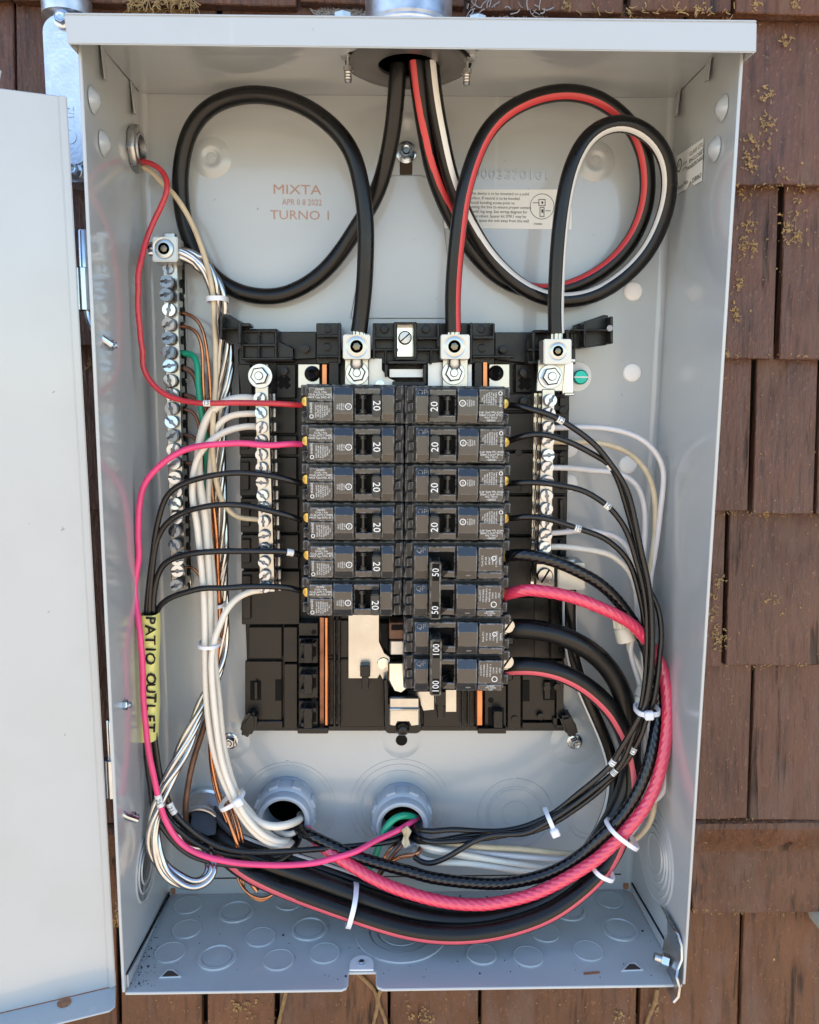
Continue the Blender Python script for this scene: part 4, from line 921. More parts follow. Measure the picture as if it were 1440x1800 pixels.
# ------------------------------------------------------------------ circuit breakers
PT = .02553; ZT = .3906+Z0; DF = 65
def breaker(name, label, row, side, amps, poles, group):
    zt0 = ZT-PT*row
    if side < 0: xt, xe = -.0700, -.0030
    else: xt, xe = .0668+.0045*min(row, 7)/7, -.0022
    jx, jz, jd = rnd(-.0005, .0005), rnd(-.0002, .0002), rnd(-.5, .6); xt += jx; xe += jx; zt0 += jz; DF = 65+jd
    t = thing(name, label, 'circuit breaker', ((xt+xe)/2, -.018, zt0-PT*poles), group)
    for k in range(poles):
        zt = zt0-PT*k
        def q(a, b, d): return Vector((xt+(xe-xt)*a, -d*.001, zt-PT*b))
        def bx(mb, a0, b0, d0, a1, b1, d1): return mb.box(q(a0, b0, d0), q(a1, b1, d1))
        def ridge(mb, a0, a1, b0, b1, s, dl, dh):
            pr = [(b0, 54), (b0, dl), (b0+s, dh), (b1-s, dh), (b1, dl), (b1, 54)]
            mb.prism([q(a0, b, d) for b, d in pr], Vector(((xe-xt)*(a1-a0), 0, 0)))
        m = MB(); bx(m, .058, .012, 18, .999, .988, 55)
        m = m.build('body', 'breaker', t, bevel=.0006)
        e = MB(); bx(e, .915, .02, 54, .985, .40, 59); e.build('end_step', 'breaker', m, bevel=.0006)
        e = MB(); bx(e, .915, .43, 54, .97, .66, 58); e.build('end_step', 'breaker', m, bevel=.0006)
        e = MB(); bx(e, .915, .69, 54, .99, .97, 57.5); e.build('end_step', 'breaker', m, bevel=.0006)
        lo = (.03, .30, .70, .97)
        e = MB(); bx(e, .0, lo[0], 22, .06, lo[1], 50); e.build('terminal_shoulder', 'breaker', m, bevel=.0006)
        e = MB(); bx(e, .006, lo[2], 22, .06, lo[3], 50); e.build('terminal_shoulder', 'breaker', m, bevel=.0006)
        # front: label panels, facetted fields, handle well
        if poles == 1:
            for b0, b1 in ((.085, .44), (.45, .905)):
                e = MB(); bx(e, .094, b0, 54, .317, b1, DF); e.build('label_panel', 'breaker_face', m, bevel=.0005)
            e = MB(); ridge(e, .326, .514, .075, .93, .20, DF-2.3, DF); e.build('facet_field', 'breaker_face', m, bevel=.0003, smooth=12)
            e = MB(); ridge(e, .782, .903, .075, .93, .20, DF-2.3, DF); e.build('facet_field', 'breaker_face', m, bevel=.0003, smooth=12)
        else:
            for b0, b1 in ((.10, .74), (.75, .93)):
                e = MB(); bx(e, .094, b0, 54, .317, b1, DF); e.build('label_panel', 'breaker_face', m, bevel=.0005)
            e = MB(); ridge(e, .326, .512, .09, .95, .24, DF-2.4, DF); e.build('facet_field', 'breaker_face', m, bevel=.0003, smooth=12)
            e = MB(); ridge(e, .775, .903, .09, .95, .24, DF-2.4, DF); e.build('facet_field', 'breaker_face', m, bevel=.0003, smooth=12)
            e = MB(); bx(e, .38, .81, DF-2.4, .43, .87, DF-1.2); e.build('mark', 'breaker_face', m, bevel=.0003)
        f_ = MB(); bx(f_, .524, .10, 54, .775, .255, DF-3); f_.build('well_frame', 'breaker_face', m, bevel=.0005)
        f_ = MB(); bx(f_, .524, .745, 54, .775, .92, DF-3); f_.build('well_frame', 'breaker_face', m, bevel=.0005)
        f_ = MB(); bx(f_, .524, .26, 54, .536, .74, DF-3); f_.build('well_frame', 'breaker_face', m, bevel=.0004)
        f_ = MB(); bx(f_, .537, .26, 54.2, .775, .74, 55.5); f_.build('handle_well', 'pit', m)
        if poles == 1:
            c = q(.605, .28, DF-6); L_ = PT*.44
            f_ = MB(); f_.lathe(c, -Z, [(.0026, 0), (.0026, L_*.18), (.0015, L_*.2), (.0015, L_*.8), (.0026, L_*.82), (.0026, L_)], 18); f_.build('toggle_pivot', 'tie_bar', m)
            h = MB(); bx(h, .694, .25, 55.6, .777, .80, DF+9); h = h.build('handle', 'handle', t, bevel=.0008, seg=2)
            text(str(amps), h, q(.735, .525, DF+9.25), -Z if side < 0 else Z, X if side < 0 else -X, .0046, 'ink_white').build('printed_rating', 'ink_white', h, smooth=0)
        # terminal
        zc = q(.05, .5, 0).z; sx = 1 if side < 0 else -1
        if amps == 20:
            e = MB(); e.lathe(q(.052, .45, 47), Vector((-sx*.45, -.9, 0)), [(.0036, -.004), (.0036, .0008), (.0030, .0014), (0, .0016)], 20); s_ = e.build('terminal_screw', 'brass', t, smooth=25)
            e = MB(); e.lathe(q(.035, .78, 50), OUT, [(.0016, 0), (.0010, .0014), (0, .0016)], 7); e.build('terminal_burr', 'plastic', m)
        elif amps == 50:
            e = MB(); e.lathe(q(.046, .45, 46), Vector((-sx*.6, -.8, 0)), [(.0050, -.003), (.0050, .0010), (.0036, .0020), (0, .0022)], 20); e.build('terminal_screw', 'brass', t)
        else:
            e = MB(); bx(e, -.018, .08, 34, .056, .62, 47); e = e.build('terminal_lug', 'tin', t, bevel=.0008)
            c = q(.02, .35, 47); s_ = MB().lathe(c, OUT, [(.0052, 0), (.0052, .0016), (.0046, .0022), (0, .0022)], 24).build('lug_screw', 'tin', e)
            e1 = Vector((.55, 0, .83)); e2 = e1.cross(Y); z_ = MB(); z_.prism([c+BK*.0025+e1*.005+e2*.0006, c+BK*.0025+e1*.005-e2*.0006, c+BK*.0025-e1*.005-e2*.0006, c+BK*.0025-e1*.005+e2*.0006], Y*.0005); z_.build('slot', 'pit', s_)
            e = MB(); bx(e, -.055, .66, 24, .05, .93, 46); e.build('lug_skirt', 'plastic', t, bevel=.0012)
        # print
        pr = MB(); fx = 1 if side < 0 else -1
        bq = (lambda b: b) if side < 0 else (lambda b: 1-b)
        if poles == 1:
            for i, s in enumerate(('120/240V~', 'CU-AL 1 Pole', 'CU-AL 60/75°C WIRES', 'HACR Type SWD, 40°C')):
                text(s, t, q(.205, bq(.145+i*.065), DF+.25), X*fx, Z*fx, .00125, 'ink_white', sx=.86 if i > 1 else .8, mb=pr)
            text('SIEMENS', t, q(.118, bq(.60), DF+.25), -Z*fx, X*fx, .00125, 'ink_white', mb=pr)
            for i, s in enumerate(('120/240V~ 50/60Hz', 'AIR 10,000A MAX', 'WIRE RANGE 14-8', 'TORQUE 25 LB-IN', 'USE ON PANEL', 'LISTED TYPES', '1 Pole')):
                text(s, t, q(.162+i*.021, bq(.675-.02*(i > 4)), DF+.25), -Z*fx, X*fx, .00098, 'ink_white', sx=.72, mb=pr)
            c = q(.122, bq(.81), DF+.15); pr.lathe(c, OUT, [(.0013, 0), (.0013, .0001), (.0009, .0001), (.0009, 0)], 16, closed=True)
            c = q(.470, bq(.56), DF+.15); pr.lathe(c, OUT, [(.0021, 0), (.0021, .0001), (.0016, .0001), (.0016, 0)], 22, closed=True)
            text('UL', t, c+OUT*.0001, -Z*fx, X*fx, .0013, 'ink_white', mb=pr)
            for i, s in enumerate(('LISTED', 'CIRCUIT', 'BREAKER', 'UNIT 14')): text(s, t, q(.365+i*.020, bq(.565), DF+.25), -Z*fx, X*fx, .0009, 'ink_white', sx=.85, mb=pr)
        else:
            if k == 0:
                for i, s in enumerate(('SIEMENS', '2 POLE UNIT', 'TYPE QP', '120/240V', '40°C AIR', 'CU-AL 75°C')): text(s, t, q(.118+i*.032, .45, DF+.25), Z, -X, .00115, 'ink_white', sx=.85, mb=pr)
                c = q(.175, .38, DF+.15); pr.lathe(c, OUT, [(.0016, 0), (.0016, .0001), (.0011, .0001), (.0011, 0)], 18, closed=True)
            else:
                for i, s in enumerate(('LISTED', 'CIRCUIT', '120/240V', 'WIRE RANGE 1-8', 'TORQUE 50 LB-IN', 'USE ON PANELS', 'CU-AL 60/75°C')): text(s, t, q(.118+i*.029, .36, DF+.25), Z, -X, .00105, 'ink_white', sx=.78, mb=pr)
                c = q(.165, .60, DF+.15); pr.lathe(c, OUT, [(.0020, 0), (.0020, .0001), (.0015, .0001), (.0015, 0)], 20, closed=True)
                for i, s in enumerate(('SIEMENS', 'HACR Type', '40°C')): text(s, t, q(.20, .785+.05*i, DF+.25), -X, -Z, .0010, 'ink_white', mb=pr)
        pr.build('printed_lettering', 'ink_white', m, smooth=0)
        # raised letters on the fields
        em = MB()
        if side > 0:
            text('ON' if False else 'QP', t, q(.842, .19, DF-.9), X, Z, .0034, 'breaker_face', depth_=.0003, mb=em)
            em.build('embossed_mark', 'breaker_face', m, smooth=0)
    if poles == 2:
        def q(a, b, d): return Vector((xt+(xe-xt)*a, -d*.001, zt0-PT*b))
        h = MB(); h.box(q(.668, .38, 58), q(.768, 1.86, DF+13)); h = h.build('handle_tie', 'tie_bar', t, bevel=.0007, seg=2)
        for b0, b1 in ((.42, .86), (1.40, 1.82)):
            e = MB(); e.box(q(.685, b0, DF+12.9), q(.745, b1, DF+13.2)); e = e.build('rating_pad', 'pit', h, bevel=.0002)
            text(str(amps), h, q(.715, (b0+b1)/2, DF+13.4), Z, -X, .0044, 'ink_white', sx=.9).build('printed_rating', 'ink_white', h, smooth=0)
        e = MB(); e.prism([q(.668, .45, DF+8), q(.668, .85, DF+8), q(.56, .78, 57), q(.56, .52, 57)], (0, .003, 0)); e.build('toggle', 'w_black_gloss', h)
        e = MB(); e.prism([q(.668, 1.45, DF+8), q(.668, 1.8, DF+8), q(.56, 1.76, 57), q(.56, 1.5, 57)], (0, .003, 0)); e.build('toggle', 'w_black_gloss', h)
    return t
ORD = ('topmost', 'second', 'third', 'fourth', 'fifth', 'bottom')
LW = ('the old red wire', 'the bright pink wire', 'the highest black wire', 'a black wire', 'a wire with a clear sleeve', 'the lowest black wire')
for i in range(6):
    breaker('circuit_breaker', 'black 20 amp breaker, %s of six, fed by %s' % (ORD[i], LW[i]), i, -1, 20, 1, 'single pole breakers')
RW = ('wire sleeved 12, highest of its column', 'wire with a ridged white sleeve', 'wire sleeved 14, between two other wires', 'wire sleeved 10, touching the double breaker')
for i in range(4):
    breaker('circuit_breaker', 'black 20 amp breaker feeding the %s' % RW[i], i, 1, 20, 1, 'single pole breakers')
breaker('circuit_breaker', 'black double breaker with 50 on both ends of its handle tie', 4, 1, 50, 2, 'double pole breakers')
breaker('circuit_breaker', 'black double breaker with 100 on its handle tie and silver lugs', 6, 1, 100, 2, 'double pole breakers')
# ------------------------------------------------------------------ bushings and conduit ends in the back panel
def bushing(u, v, label):
    c = P(u, v, 0); t = thing('conduit_bushing', label, 'bushing', c, 'grey plastic conduit bushings')
    MB().lathe(c, BK, [(.0162, .0), (.0218, .0), (.0218, .0030), (.0208, .0042), (.0200, .0050), (.0200, .0075)], 48, cap=False).build('locknut_base', 'bushing', t, smooth=35)
    n = MB(); n.lathe(c, BK, [(.0198, .0070), (.0224, .0080), (.0226, .0160), (.0214, .0185), (.0198, .0195), (.0198, .0245), (.0190, .0265), (.0176, .0272), (.0158, .0262), (.0152, .0240), (.0152, .001)], 48, cap=False); n.build('collar', 'bushing', t, smooth=35)
    for k in range(8):
        a = math.radians(22+45*k); e1 = Vector((math.cos(a), 0, math.sin(a))); e2 = Vector((-math.sin(a), 0, math.cos(a))); q = c+e1*.0222+BK*.0075
        b = MB(); b.prism([q+e2*.0035+e1*.0014, q-e2*.0035+e1*.0014, q-e2*.0042-e1*.001, q+e2*.0042-e1*.001], BK*.0105); b.build('lug_rib', 'bushing', t, bevel=.0006)
    MB().lathe(c, BK, [(.0153, .0012), (.0153, -.026), (0, -.026)], 30, cap=False).build('opening', 'pit', t)
bushing(506, 1411, 'grey plastic conduit bushing with white neutral wires curling into it')
bushing(706, 1421, 'grey plastic conduit bushing with green and pink wires in its mouth')
cf = P(366, 1421, 0); t = thing('conduit_connector', 'threaded zinc conduit connector with black sheath ends beside the bundled white wires', 'conduit connector', cf)
pr = [(.0135, 0), (.0185, 0), (.0185, .006), (.0165, .007)]
for k in range(7): pr += [(.0172, .008+k*.0027), (.0163, .0094+k*.0027)]
pr += [(.0166, .028), (.0158, .0295), (.0146, .0295), (.0142, .027), (.0142, .001)]
MB().lathe(cf, BK, pr, 44, cap=False).build('threaded_ring', 'thread', t, smooth=30)
MB().lathe(cf, BK, [(.0143, .0016), (.0143, -.026), (0, -.026)], 30, cap=False).build('opening', 'pit', t)
fl_ = MB(); fl_.prism([P(338, 1424, 27), P(371, 1430, 28), P(380, 1446, 33), P(378, 1468, 38), P(364, 1470, 40), P(334, 1453, 36)], (.0006, .0012, .0006)); fl_.build('sheath_flap', 'flap', t, bevel=.0004)
ps = spline([P(374, 1424, 22), P(392, 1446, 30), P(410, 1466, 36), P(426, 1486, 40)], .002); MB().tube(ps, lambda q: .0042*(1-.5*q), 10).build('sheath_strip', 'flap', t)

# ------------------------------------------------------------------ wires
def wire(name, label, pts, rpx, m, group=None, cat='wire', n=12, step=.0022, stripe=None, ridge=None, marks=(), mname='number_sleeve'):
    q = fill_d(pts); ps = spline([P(*p) for p in q], step if not ridge else .0008)
    r = rpx*sum(depth(p) for p in ps)/len(ps)/F
    t = MB(); t.tube(ps, r, n if not ridge else 42, ridge); o = t.build(name, m, None, smooth=50); tag(o, label, cat, group)
    fr = frames(ps)
    if stripe:
        for sm, ang, wd in (stripe if isinstance(stripe, list) else [stripe]):
            vs = []; K = 5
            for i, (p, T_, N, B) in enumerate(fr):
                f_ = i/(len(fr)-1)
                if callable(ang): a0 = ang(f_)
                else: a0 = ang
                for k in range(K):
                    a = math.radians(a0+wd*(k/(K-1)-.5)); rr = r*(1.018 if 0 < k < K-1 else .995); vs.append(p+N*(rr*math.cos(a))+B*(rr*math.sin(a)))
            s = MB(); s.add(vs, [(i*K+k, i*K+k+1, (i+1)*K+k+1, (i+1)*K+k) for i in range(len(fr)-1) for k in range(K-1)]); s.build('stripe', sm, o, smooth=60)
    for (u, v, ln, body) in marks:
        i0 = min(range(len(ps)), key=lambda i: (pix(ps[i])[0]-u)**2+(pix(ps[i])[1]-v)**2)
        seg = max(1, int(ln*depth(ps[i0])/F/((ps[1]-ps[0]).length)/2)); a, b = max(0, i0-seg), min(len(ps)-1, i0+seg)
        if b-a < 2: b = min(len(ps)-1, a+2)
        s = MB(); s.tube(ps[a:b+1], r*1.16, 14); so_ = s.build(mname, 'marker', o, smooth=40)
        if body:
            p, T_, N, B = fr[(a+b)//2]; ex = T_ if T_.x > 0 else -T_; ey = N.cross(ex)
            text(body, so_, p+N*(r*1.19), ex, ey, r*1.5, 'ink_black').build('printed_lettering', 'ink_black', so_, smooth=0)
    return o
SC = 'service cables looped above the chassis'; SVC = []
SVC.append(wire('service_cable', 'thick plain black service cable looped above the ground bar lug', [(702, 70, 52), (701, 110, 52), (697, 160, 48), (692, 217, 42), (680, 283, 34), (660, 345, 26), (623, 407, 17), (590, 455, 14), (555, 490, 13), (510, 515, 12), (470, 522, 12), (425, 515, 12), (385, 494, 11), (350, 455, 10), (328, 405, 10), (318, 350, 11), (318, 295, 13), (330, 240, 16), (352, 203, 19), (385, 179, 22), (430, 167, 26), (475, 168, 30), (520, 180, 33), (560, 202, 36), (598, 236, 39), (622, 275, 41), (636, 330, 42), (643, 390, 42), (643, 450, 41), (640, 510, 39), (635, 555, 37), (631, 584, 37)], 14.6, 'w_black_big', SC, 'cable', 22, .004))
SVC.append(wire('service_cable', 'thick black service cable with a red stripe ending in a square lug', [(729, 70, 58), (732, 110, 56), (740, 180, 48), (749, 240, 40), (761, 300, 32), (783, 360, 23), (814, 418, 15), (848, 462, 12), (890, 496, 11), (940, 512, 11), (990, 509, 12), (1045, 486, 13), (1090, 450, 15), (1122, 402, 18), (1138, 345, 22), (1136, 285, 26), (1120, 237, 29), (1092, 202, 32), (1055, 176, 35), (1010, 163, 37), (960, 166, 39), (915, 182, 41), (878, 206, 42), (848, 245, 43), (826, 300, 44), (812, 355, 44), (805, 410, 43), (799, 470, 41), (796, 530, 38), (797, 584, 37)], 14.2, 'w_black_big', SC, 'cable', 22, .004,
     stripe=('stripe_red', lambda f: 30-70*min(1, max(0, (f-.05)*6)), 46)))
SVC.append(wire('service_cable', 'thick black service cable with a white stripe ending in the tallest lug', [(754, 70, 58), (757, 110, 56), (765, 180, 50), (776, 240, 44), (789, 300, 37), (806, 350, 30), (832, 405, 22), (862, 452, 18), (905, 495, 18), (950, 521, 19), (1000, 528, 20), (1052, 516, 22), (1102, 483, 24), (1140, 440, 27), (1165, 388, 30), (1177, 335, 34), (1174, 288, 38), (1155, 250, 41), (1122, 224, 44), (1085, 216, 46), (1050, 228, 47), (1024, 254, 48), (1003, 300, 49), (990, 360, 49), (983, 420, 49), (979, 480, 48), (977, 540, 47), (978, 587, 47)], 14.2, 'w_black_big', SC, 'cable', 22, .004,
     stripe=[('stripe_white', lambda f: -12-40*min(1, max(0, (f-.2)*4)), 42)]))
for ob_, u, v, d in zip(SVC, (631, 797, 978), (583, 583, 586), (37, 37, 47)):       # bared strands above the lugs
    for k in range(7):
        a = k*2*math.pi/7; c0 = P(u, v, d)+Vector((.0030*math.cos(a), .0030*math.sin(a), 0))
        MB().tube([c0, c0+Vector((0, 0, -.003)), c0+Vector((.0004, 0, -.008))], .0014, 8).build('bare_strand', 'tin', ob_)

# old wires from the side conduit
wire('branch_wire', 'old wavy red wire from the locknut to the topmost breaker, sleeve numbered 13', [(229, 283, 16), (243, 283, 20), (267, 288, 26), (287, 303, 30), (295, 327, 32), (287, 355, 33), (270, 390, 34), (257, 423, 36), (248, 458, 40), (242, 487, 42), (244, 506, 42), (242, 524, 42), (243, 550, 42), (246, 578, 42), (248, 605, 42), (252, 619, 42), (250, 638, 42), (258, 661, 42), (272, 679, 42), (291, 694, 43), (316, 703, 45), (344, 708, 48), (366, 709, 50), (413, 708, 51), (480, 709, 52), (512, 711, 49), (530, 712, 45)], 5.0, 'w_red', 'branch circuit wires', marks=[(366, 709, 20, '13')])
wire('branch_wire', 'grubby cream wire from the locknut down to the middle of the neutral bar', [(229, 290, 14), (243, 289, 17), (267, 303, 20), (283, 320, 23), (307, 343, 25), (327, 373, 26), (343, 405, 27), (357, 443, 28), (369, 485, 30), (375, 525, 30), (376, 560, 30), (379, 600, 30), (379, 640, 32), (380, 664, 34), (377, 706, 38), (374, 750, 40), (374, 790, 40), (377, 825, 38), (384, 862, 36), (394, 886, 34), (408, 903, 33), (424, 911, 33), (445, 912, 34), (462, 915, 34)], 4.6, 'w_cream', 'neutral wires')
wire('branch_wire', 'bright pink wire from the second breaker down past the yellow tag', [(530, 781, 45), (512, 780, 49), (470, 783, 53), (430, 779, 53), (398, 780, 53), (358, 783, 52), (324, 791, 50), (294, 808, 50), (272, 827, 50), (255, 849, 50), (247, 874, 50), (244, 905, 50), (243, 947, 50), (245, 974, 50), (241, 1002, 50), (237, 1032, 50), (239, 1060, 52), (244, 1093, 56), (248, 1130, 59), (251, 1175, 60), (252, 1226, 60), (256, 1272, 60), (261, 1318, 60), (270, 1362, 60), (280, 1408, 60), (294, 1448, 60), (318, 1482, 60), (352, 1502, 60), (397, 1514, 60), (440, 1519, 60), (497, 1521, 60), (553, 1517, 58), (589, 1508, 56), (628, 1496, 52), (660, 1478, 44), (697, 1461, 36), (722, 1446, 28), (738, 1436, 10)], 5.3, 'w_pink', 'branch circuit wires', marks=[(279, 1405, 30, '25')])
PW = 'black branch wires through the yellow tag'
wire('branch_wire', 'black wire from the third breaker through the yellow tag', [(530, 850, 45), (508, 844, 49), (480, 837, 51), (450, 833, 51), (415, 831, 51), (372, 836, 50), (330, 847, 47), (303, 861, 46), (289, 880, 45), (281, 905, 45), (274, 936, 45), (269, 974, 45), (263, 1020, 45), (259, 1060, 45), (256, 1120, 45), (254, 1200, 45), (254, 1270, 46), (258, 1333, 48), (265, 1385, 50), (271, 1428, 52), (287, 1456, 53), (309, 1483, 53), (333, 1502, 53), (365, 1514, 53), (400, 1520, 53), (440, 1522, 52), (475, 1518, 48), (500, 1508, 44), (518, 1492, 38), (522, 1470, 24), (518, 1456, 6)], 5.0, 'w_black', PW)
wire('branch_wire', 'black wire from the fourth breaker through the yellow tag', [(530, 915, 45), (512, 908, 49), (475, 898, 51), (433, 889, 51), (391, 887, 51), (358, 891, 50), (324, 900, 47), (298, 915, 46), (282, 936, 45), (273, 962, 45), (268, 1002, 45), (264, 1040, 45), (262, 1090, 45), (261, 1200, 45), (264, 1290, 45), (270, 1350, 46), (278, 1400, 48), (289, 1430, 48), (307, 1453, 48), (331, 1473, 47), (360, 1490, 46), (395, 1500, 45), (430, 1505, 45), (470, 1507, 44), (500, 1502, 42), (520, 1487, 36), (528, 1468, 20), (520, 1452, 5)], 5.0, 'w_black', PW)
wire('branch_wire', 'black wire with a clear sleeve from the fifth breaker through the yellow tag', [(530, 976, 45), (512, 971, 49), (480, 969, 51), (430, 969, 51), (386, 969, 50), (345, 972, 48), (312, 979, 46), (289, 991, 45), (278, 1010, 44), (272, 1036, 44), (269, 1075, 44), (268, 1180, 44), (270, 1270, 45), (275, 1320, 46), (282, 1366, 47), (292, 1396, 48), (300, 1419, 48), (314, 1438, 48), (337, 1459, 48), (363, 1477, 48), (399, 1492, 49), (440, 1498, 50), (490, 1497, 51), (540, 1494, 50), (622, 1487, 44), (670, 1482, 40), (700, 1475, 34), (715, 1464, 20), (716, 1450, 5)], 5.2, 'w_black', PW, marks=[(300, 1419, 30, '21'), (509, 971, 18, '')])
wire('branch_wire', 'lowest black wire from the bottom breaker through the yellow tag', [(530, 1040, 45), (512, 1034, 49), (480, 1031, 51), (433, 1031, 51), (394, 1034, 50), (358, 1034, 48), (317, 1044, 46), (292, 1055, 45), (278, 1070, 43), (272, 1090, 42), (270, 1180, 40), (270, 1280, 40), (276, 1345, 40), (289, 1405, 41), (310, 1440, 41), (345, 1468, 41), (385, 1487, 41), (430, 1497, 41), (480, 1500, 40), (510, 1488, 36), (520, 1470, 24), (512, 1455, 5)], 5.0, 'w_black', PW)
# yellow tag folded round the four black wires
tg = thing('cable_tag', 'yellow tag lettered PATIO OUTLET wrapped round black wires', 'tag', P(263, 1297, 45))
mb = MB(); vs = []; nn_ = 24
for j in range(13):
    f_ = j/12; cu, cv = 264+(263-264)*f_, 1077+220*f_; c = P(cu, cv, 44); hw = mm(15.5, 50)
    for i in range(nn_):
        a = 2*math.pi*i/nn_; sx_, sy_ = math.cos(a), math.sin(a)
        vs.append(c+X*(hw*math.copysign(abs(sx_)**.55, sx_))+Y*(.0078*math.copysign(abs(sy_)**.7, sy_))+X*(.0004*math.sin(j*.9)))
fs = [(j*nn_+i, j*nn_+(i+1) % nn_, (j+1)*nn_+(i+1) % nn_, (j+1)*nn_+i) for j in range(12) for i in range(nn_)]
mb.add(vs, fs); tp = mb.build('tag_sleeve', 'tag', tg, smooth=60)
mb = MB()
for i, ch_ in enumerate('PATIO OUTLET'):
    if ch_ == ' ': continue
    a = rnd(-.09, .09); ex = Vector((math.sin(a), 0, -math.cos(a))); ey = Vector((math.cos(a), 0, math.sin(a))); c = P(264+rnd(-1, 1), 1090+i*17.2+rnd(-1, 1), 52.6)
    for o_ in (0, .00028, -.00028): text(ch_, tg, c+Vector((o_, -abs(o_)*.2, o_)), ex, ey, .0066*rnd(.93, 1.06), 'ink_black', sx=1.15, mb=mb)
mb.build('handwritten_lettering', 'ink_black', tp, smooth=0)

# neutrals on the bar beside the six breakers
NG = 'neutral wires'
wire('branch_wire', 'thick white neutral wire from the top screw of its bar', [(452, 703, 36), (441, 700, 37), (413, 701, 38), (391, 709, 38), (373, 722, 38), (359, 747, 37), (350, 785, 36), (349, 830, 36), (354, 870, 36), (361, 910, 36), (364, 960, 36), (367, 1010, 37), (369, 1060, 38), (369, 1120, 40), (369, 1180, 42), (373, 1242, 42), (380, 1303, 42), (391, 1349, 42), (407, 1388, 42), (431, 1425, 43), (456, 1446, 44), (483, 1453, 44), (508, 1449, 40), (527, 1440, 24), (528, 1432, 5)], 7.2, 'w_white', NG)
wire('branch_wire', 'white neutral wire from the second screw of its bar', [(452, 727, 36), (441, 727, 37), (408, 730, 38), (387, 743, 38), (377, 762, 37), (372, 795, 32), (369, 835, 30), (366, 875, 30), (366, 920, 30), (371, 975, 30), (376, 1035, 32), (378, 1100, 33), (378, 1160, 35), (385, 1226, 37), (389, 1272, 38), (395, 1318, 38), (405, 1360, 38), (421, 1402, 38), (443, 1430, 36), (470, 1462, 36), (492, 1478, 36), (510, 1474, 26), (512, 1462, 5)], 5.4, 'w_white', NG)
wire('branch_wire', 'white neutral wire from the third screw of its bar', [(452, 750, 36), (441, 749, 37), (413, 753, 39), (386, 764, 41), (363, 782, 42), (347, 806, 42), (340, 834, 42), (338, 862, 42), (340, 888, 42), (346, 920, 42), (351, 966, 42), (355, 1005, 42), (358, 1045, 43), (360, 1100, 44), (361, 1181, 46), (364, 1242, 46), (372, 1303, 46), (384, 1349, 46), (399, 1388, 47), (424, 1434, 48), (448, 1464, 48), (474, 1482, 46), (500, 1488, 42), (516, 1480, 30), (516, 1464, 6)], 5.6, 'w_white', NG)
wire('branch_wire', 'white neutral wire from the lowest screw of its bar', [(462, 1037, 36), (444, 1039, 37), (420, 1049, 40), (400, 1070, 44), (387, 1098, 46), (377, 1125, 47), (372, 1160, 48), (374, 1210, 49), (379, 1262, 49), (385, 1310, 49), (394, 1352, 49), (410, 1394, 50), (430, 1432, 51), (456, 1462, 50), (482, 1478, 46), (504, 1480, 38), (514, 1468, 8)], 5.6, 'w_white', NG)
# copper grounds from the ground bar
GG = 'bare copper ground wires'
def down(u, v): return [(u, v, 22)]
wire('ground_wire', 'bare copper wire arching from the third screw of the ground bar', [(306, 549, 16), (318, 550, 16), (326, 550, 18), (340, 557, 20), (351, 568, 21), (358, 585, 22), (363, 610, 22), (367, 646, 22), (370, 680, 22), (371, 720, 22), (371, 780, 20), (370, 840, 20), (374, 890, 20), (379, 947, 21), (382, 1003, 22), (384, 1058, 23), (384, 1110, 24), (380, 1170, 24), (375, 1230, 24), (371, 1290, 24), (374, 1345, 26), (382, 1392, 30), (394, 1424, 34), (408, 1456, 38), (420, 1490, 40)], 3.0, 'copper', GG, n=9)
wire('ground_wire', 'bare copper wire arching below the highest copper arch', [(306, 574, 16), (318, 574, 17), (328, 574, 19), (343, 581, 22), (352, 596, 23), (356, 620, 23), (357, 660, 24), (359, 702, 24), (362, 735, 22), (366, 790, 18), (366, 850, 18), (371, 900, 18), (377, 960, 18), (380, 1040, 20), (381, 1110, 20), (376, 1190, 20), (370, 1260, 20), (369, 1320, 22), (375, 1372, 24), (386, 1412, 28), (402, 1452, 32), (412, 1480, 34)], 3.0, 'copper', GG, n=9)
wire('ground_wire', 'green insulated wire arching from the ground bar', [(318, 621, 16), (326, 621, 17), (336, 622, 19), (343, 628, 22), (347, 640, 24), (348, 664, 25), (351, 700, 26), (356, 736, 26), (362, 770, 22), (364, 810, 17), (364, 860, 15)], 5.4, 'w_green', GG)
for lab, pts, r, m in (('short thick dull copper wire just below the green wire', [(306, 646, 15), (320, 646, 16), (332, 649, 18), (343, 661, 18), (350, 690, 16), (356, 730, 14), (362, 790, 12)], 4.8, 'copper_old'),
                       ('dull copper wire crossing under the red wire at the bar', [(308, 694, 15), (322, 693, 16), (336, 696, 17), (347, 703, 17), (354, 722, 15), (360, 760, 13)], 3.4, 'copper_old'),
                       ('thin copper wire with a long bend below the red wire', [(308, 719, 15), (322, 719, 17), (336, 721, 18), (345, 731, 18), (350, 748, 18), (353, 780, 16), (358, 830, 14)], 3.0, 'copper_dull'),
                       ('dull copper stub above the pink wire at the ground bar', [(312, 764, 15), (326, 764, 17), (338, 766, 18), (347, 774, 16), (352, 800, 14)], 3.2, 'copper_old'),
                       ('dull copper stub below the pink wire at the ground bar', [(314, 813, 15), (328, 813, 17), (340, 814, 17), (350, 822, 15)], 3.2, 'copper_old'),
                       ('bright thin copper tail at the foot of the ground bar', [(318, 996, 14), (332, 996, 17), (342, 999, 18), (350, 1008, 18), (358, 1030, 18)], 2.6, 'copper')):
    wire('ground_wire', lab, pts, r, m, GG, n=9)
for u, v, s in ((285, 573, 'third copper wire tip'), (283, 620, 'longest copper wire tip'), (290, 716, 'lowest copper wire tip')):
    wire('wire_tip', '%s poking out of the ground bar by the side panel' % s, [(u, v, 18), (u+7, v, 18), (u+16, v+1, 18)], 2.0, 'copper', 'copper wire tips', n=8)
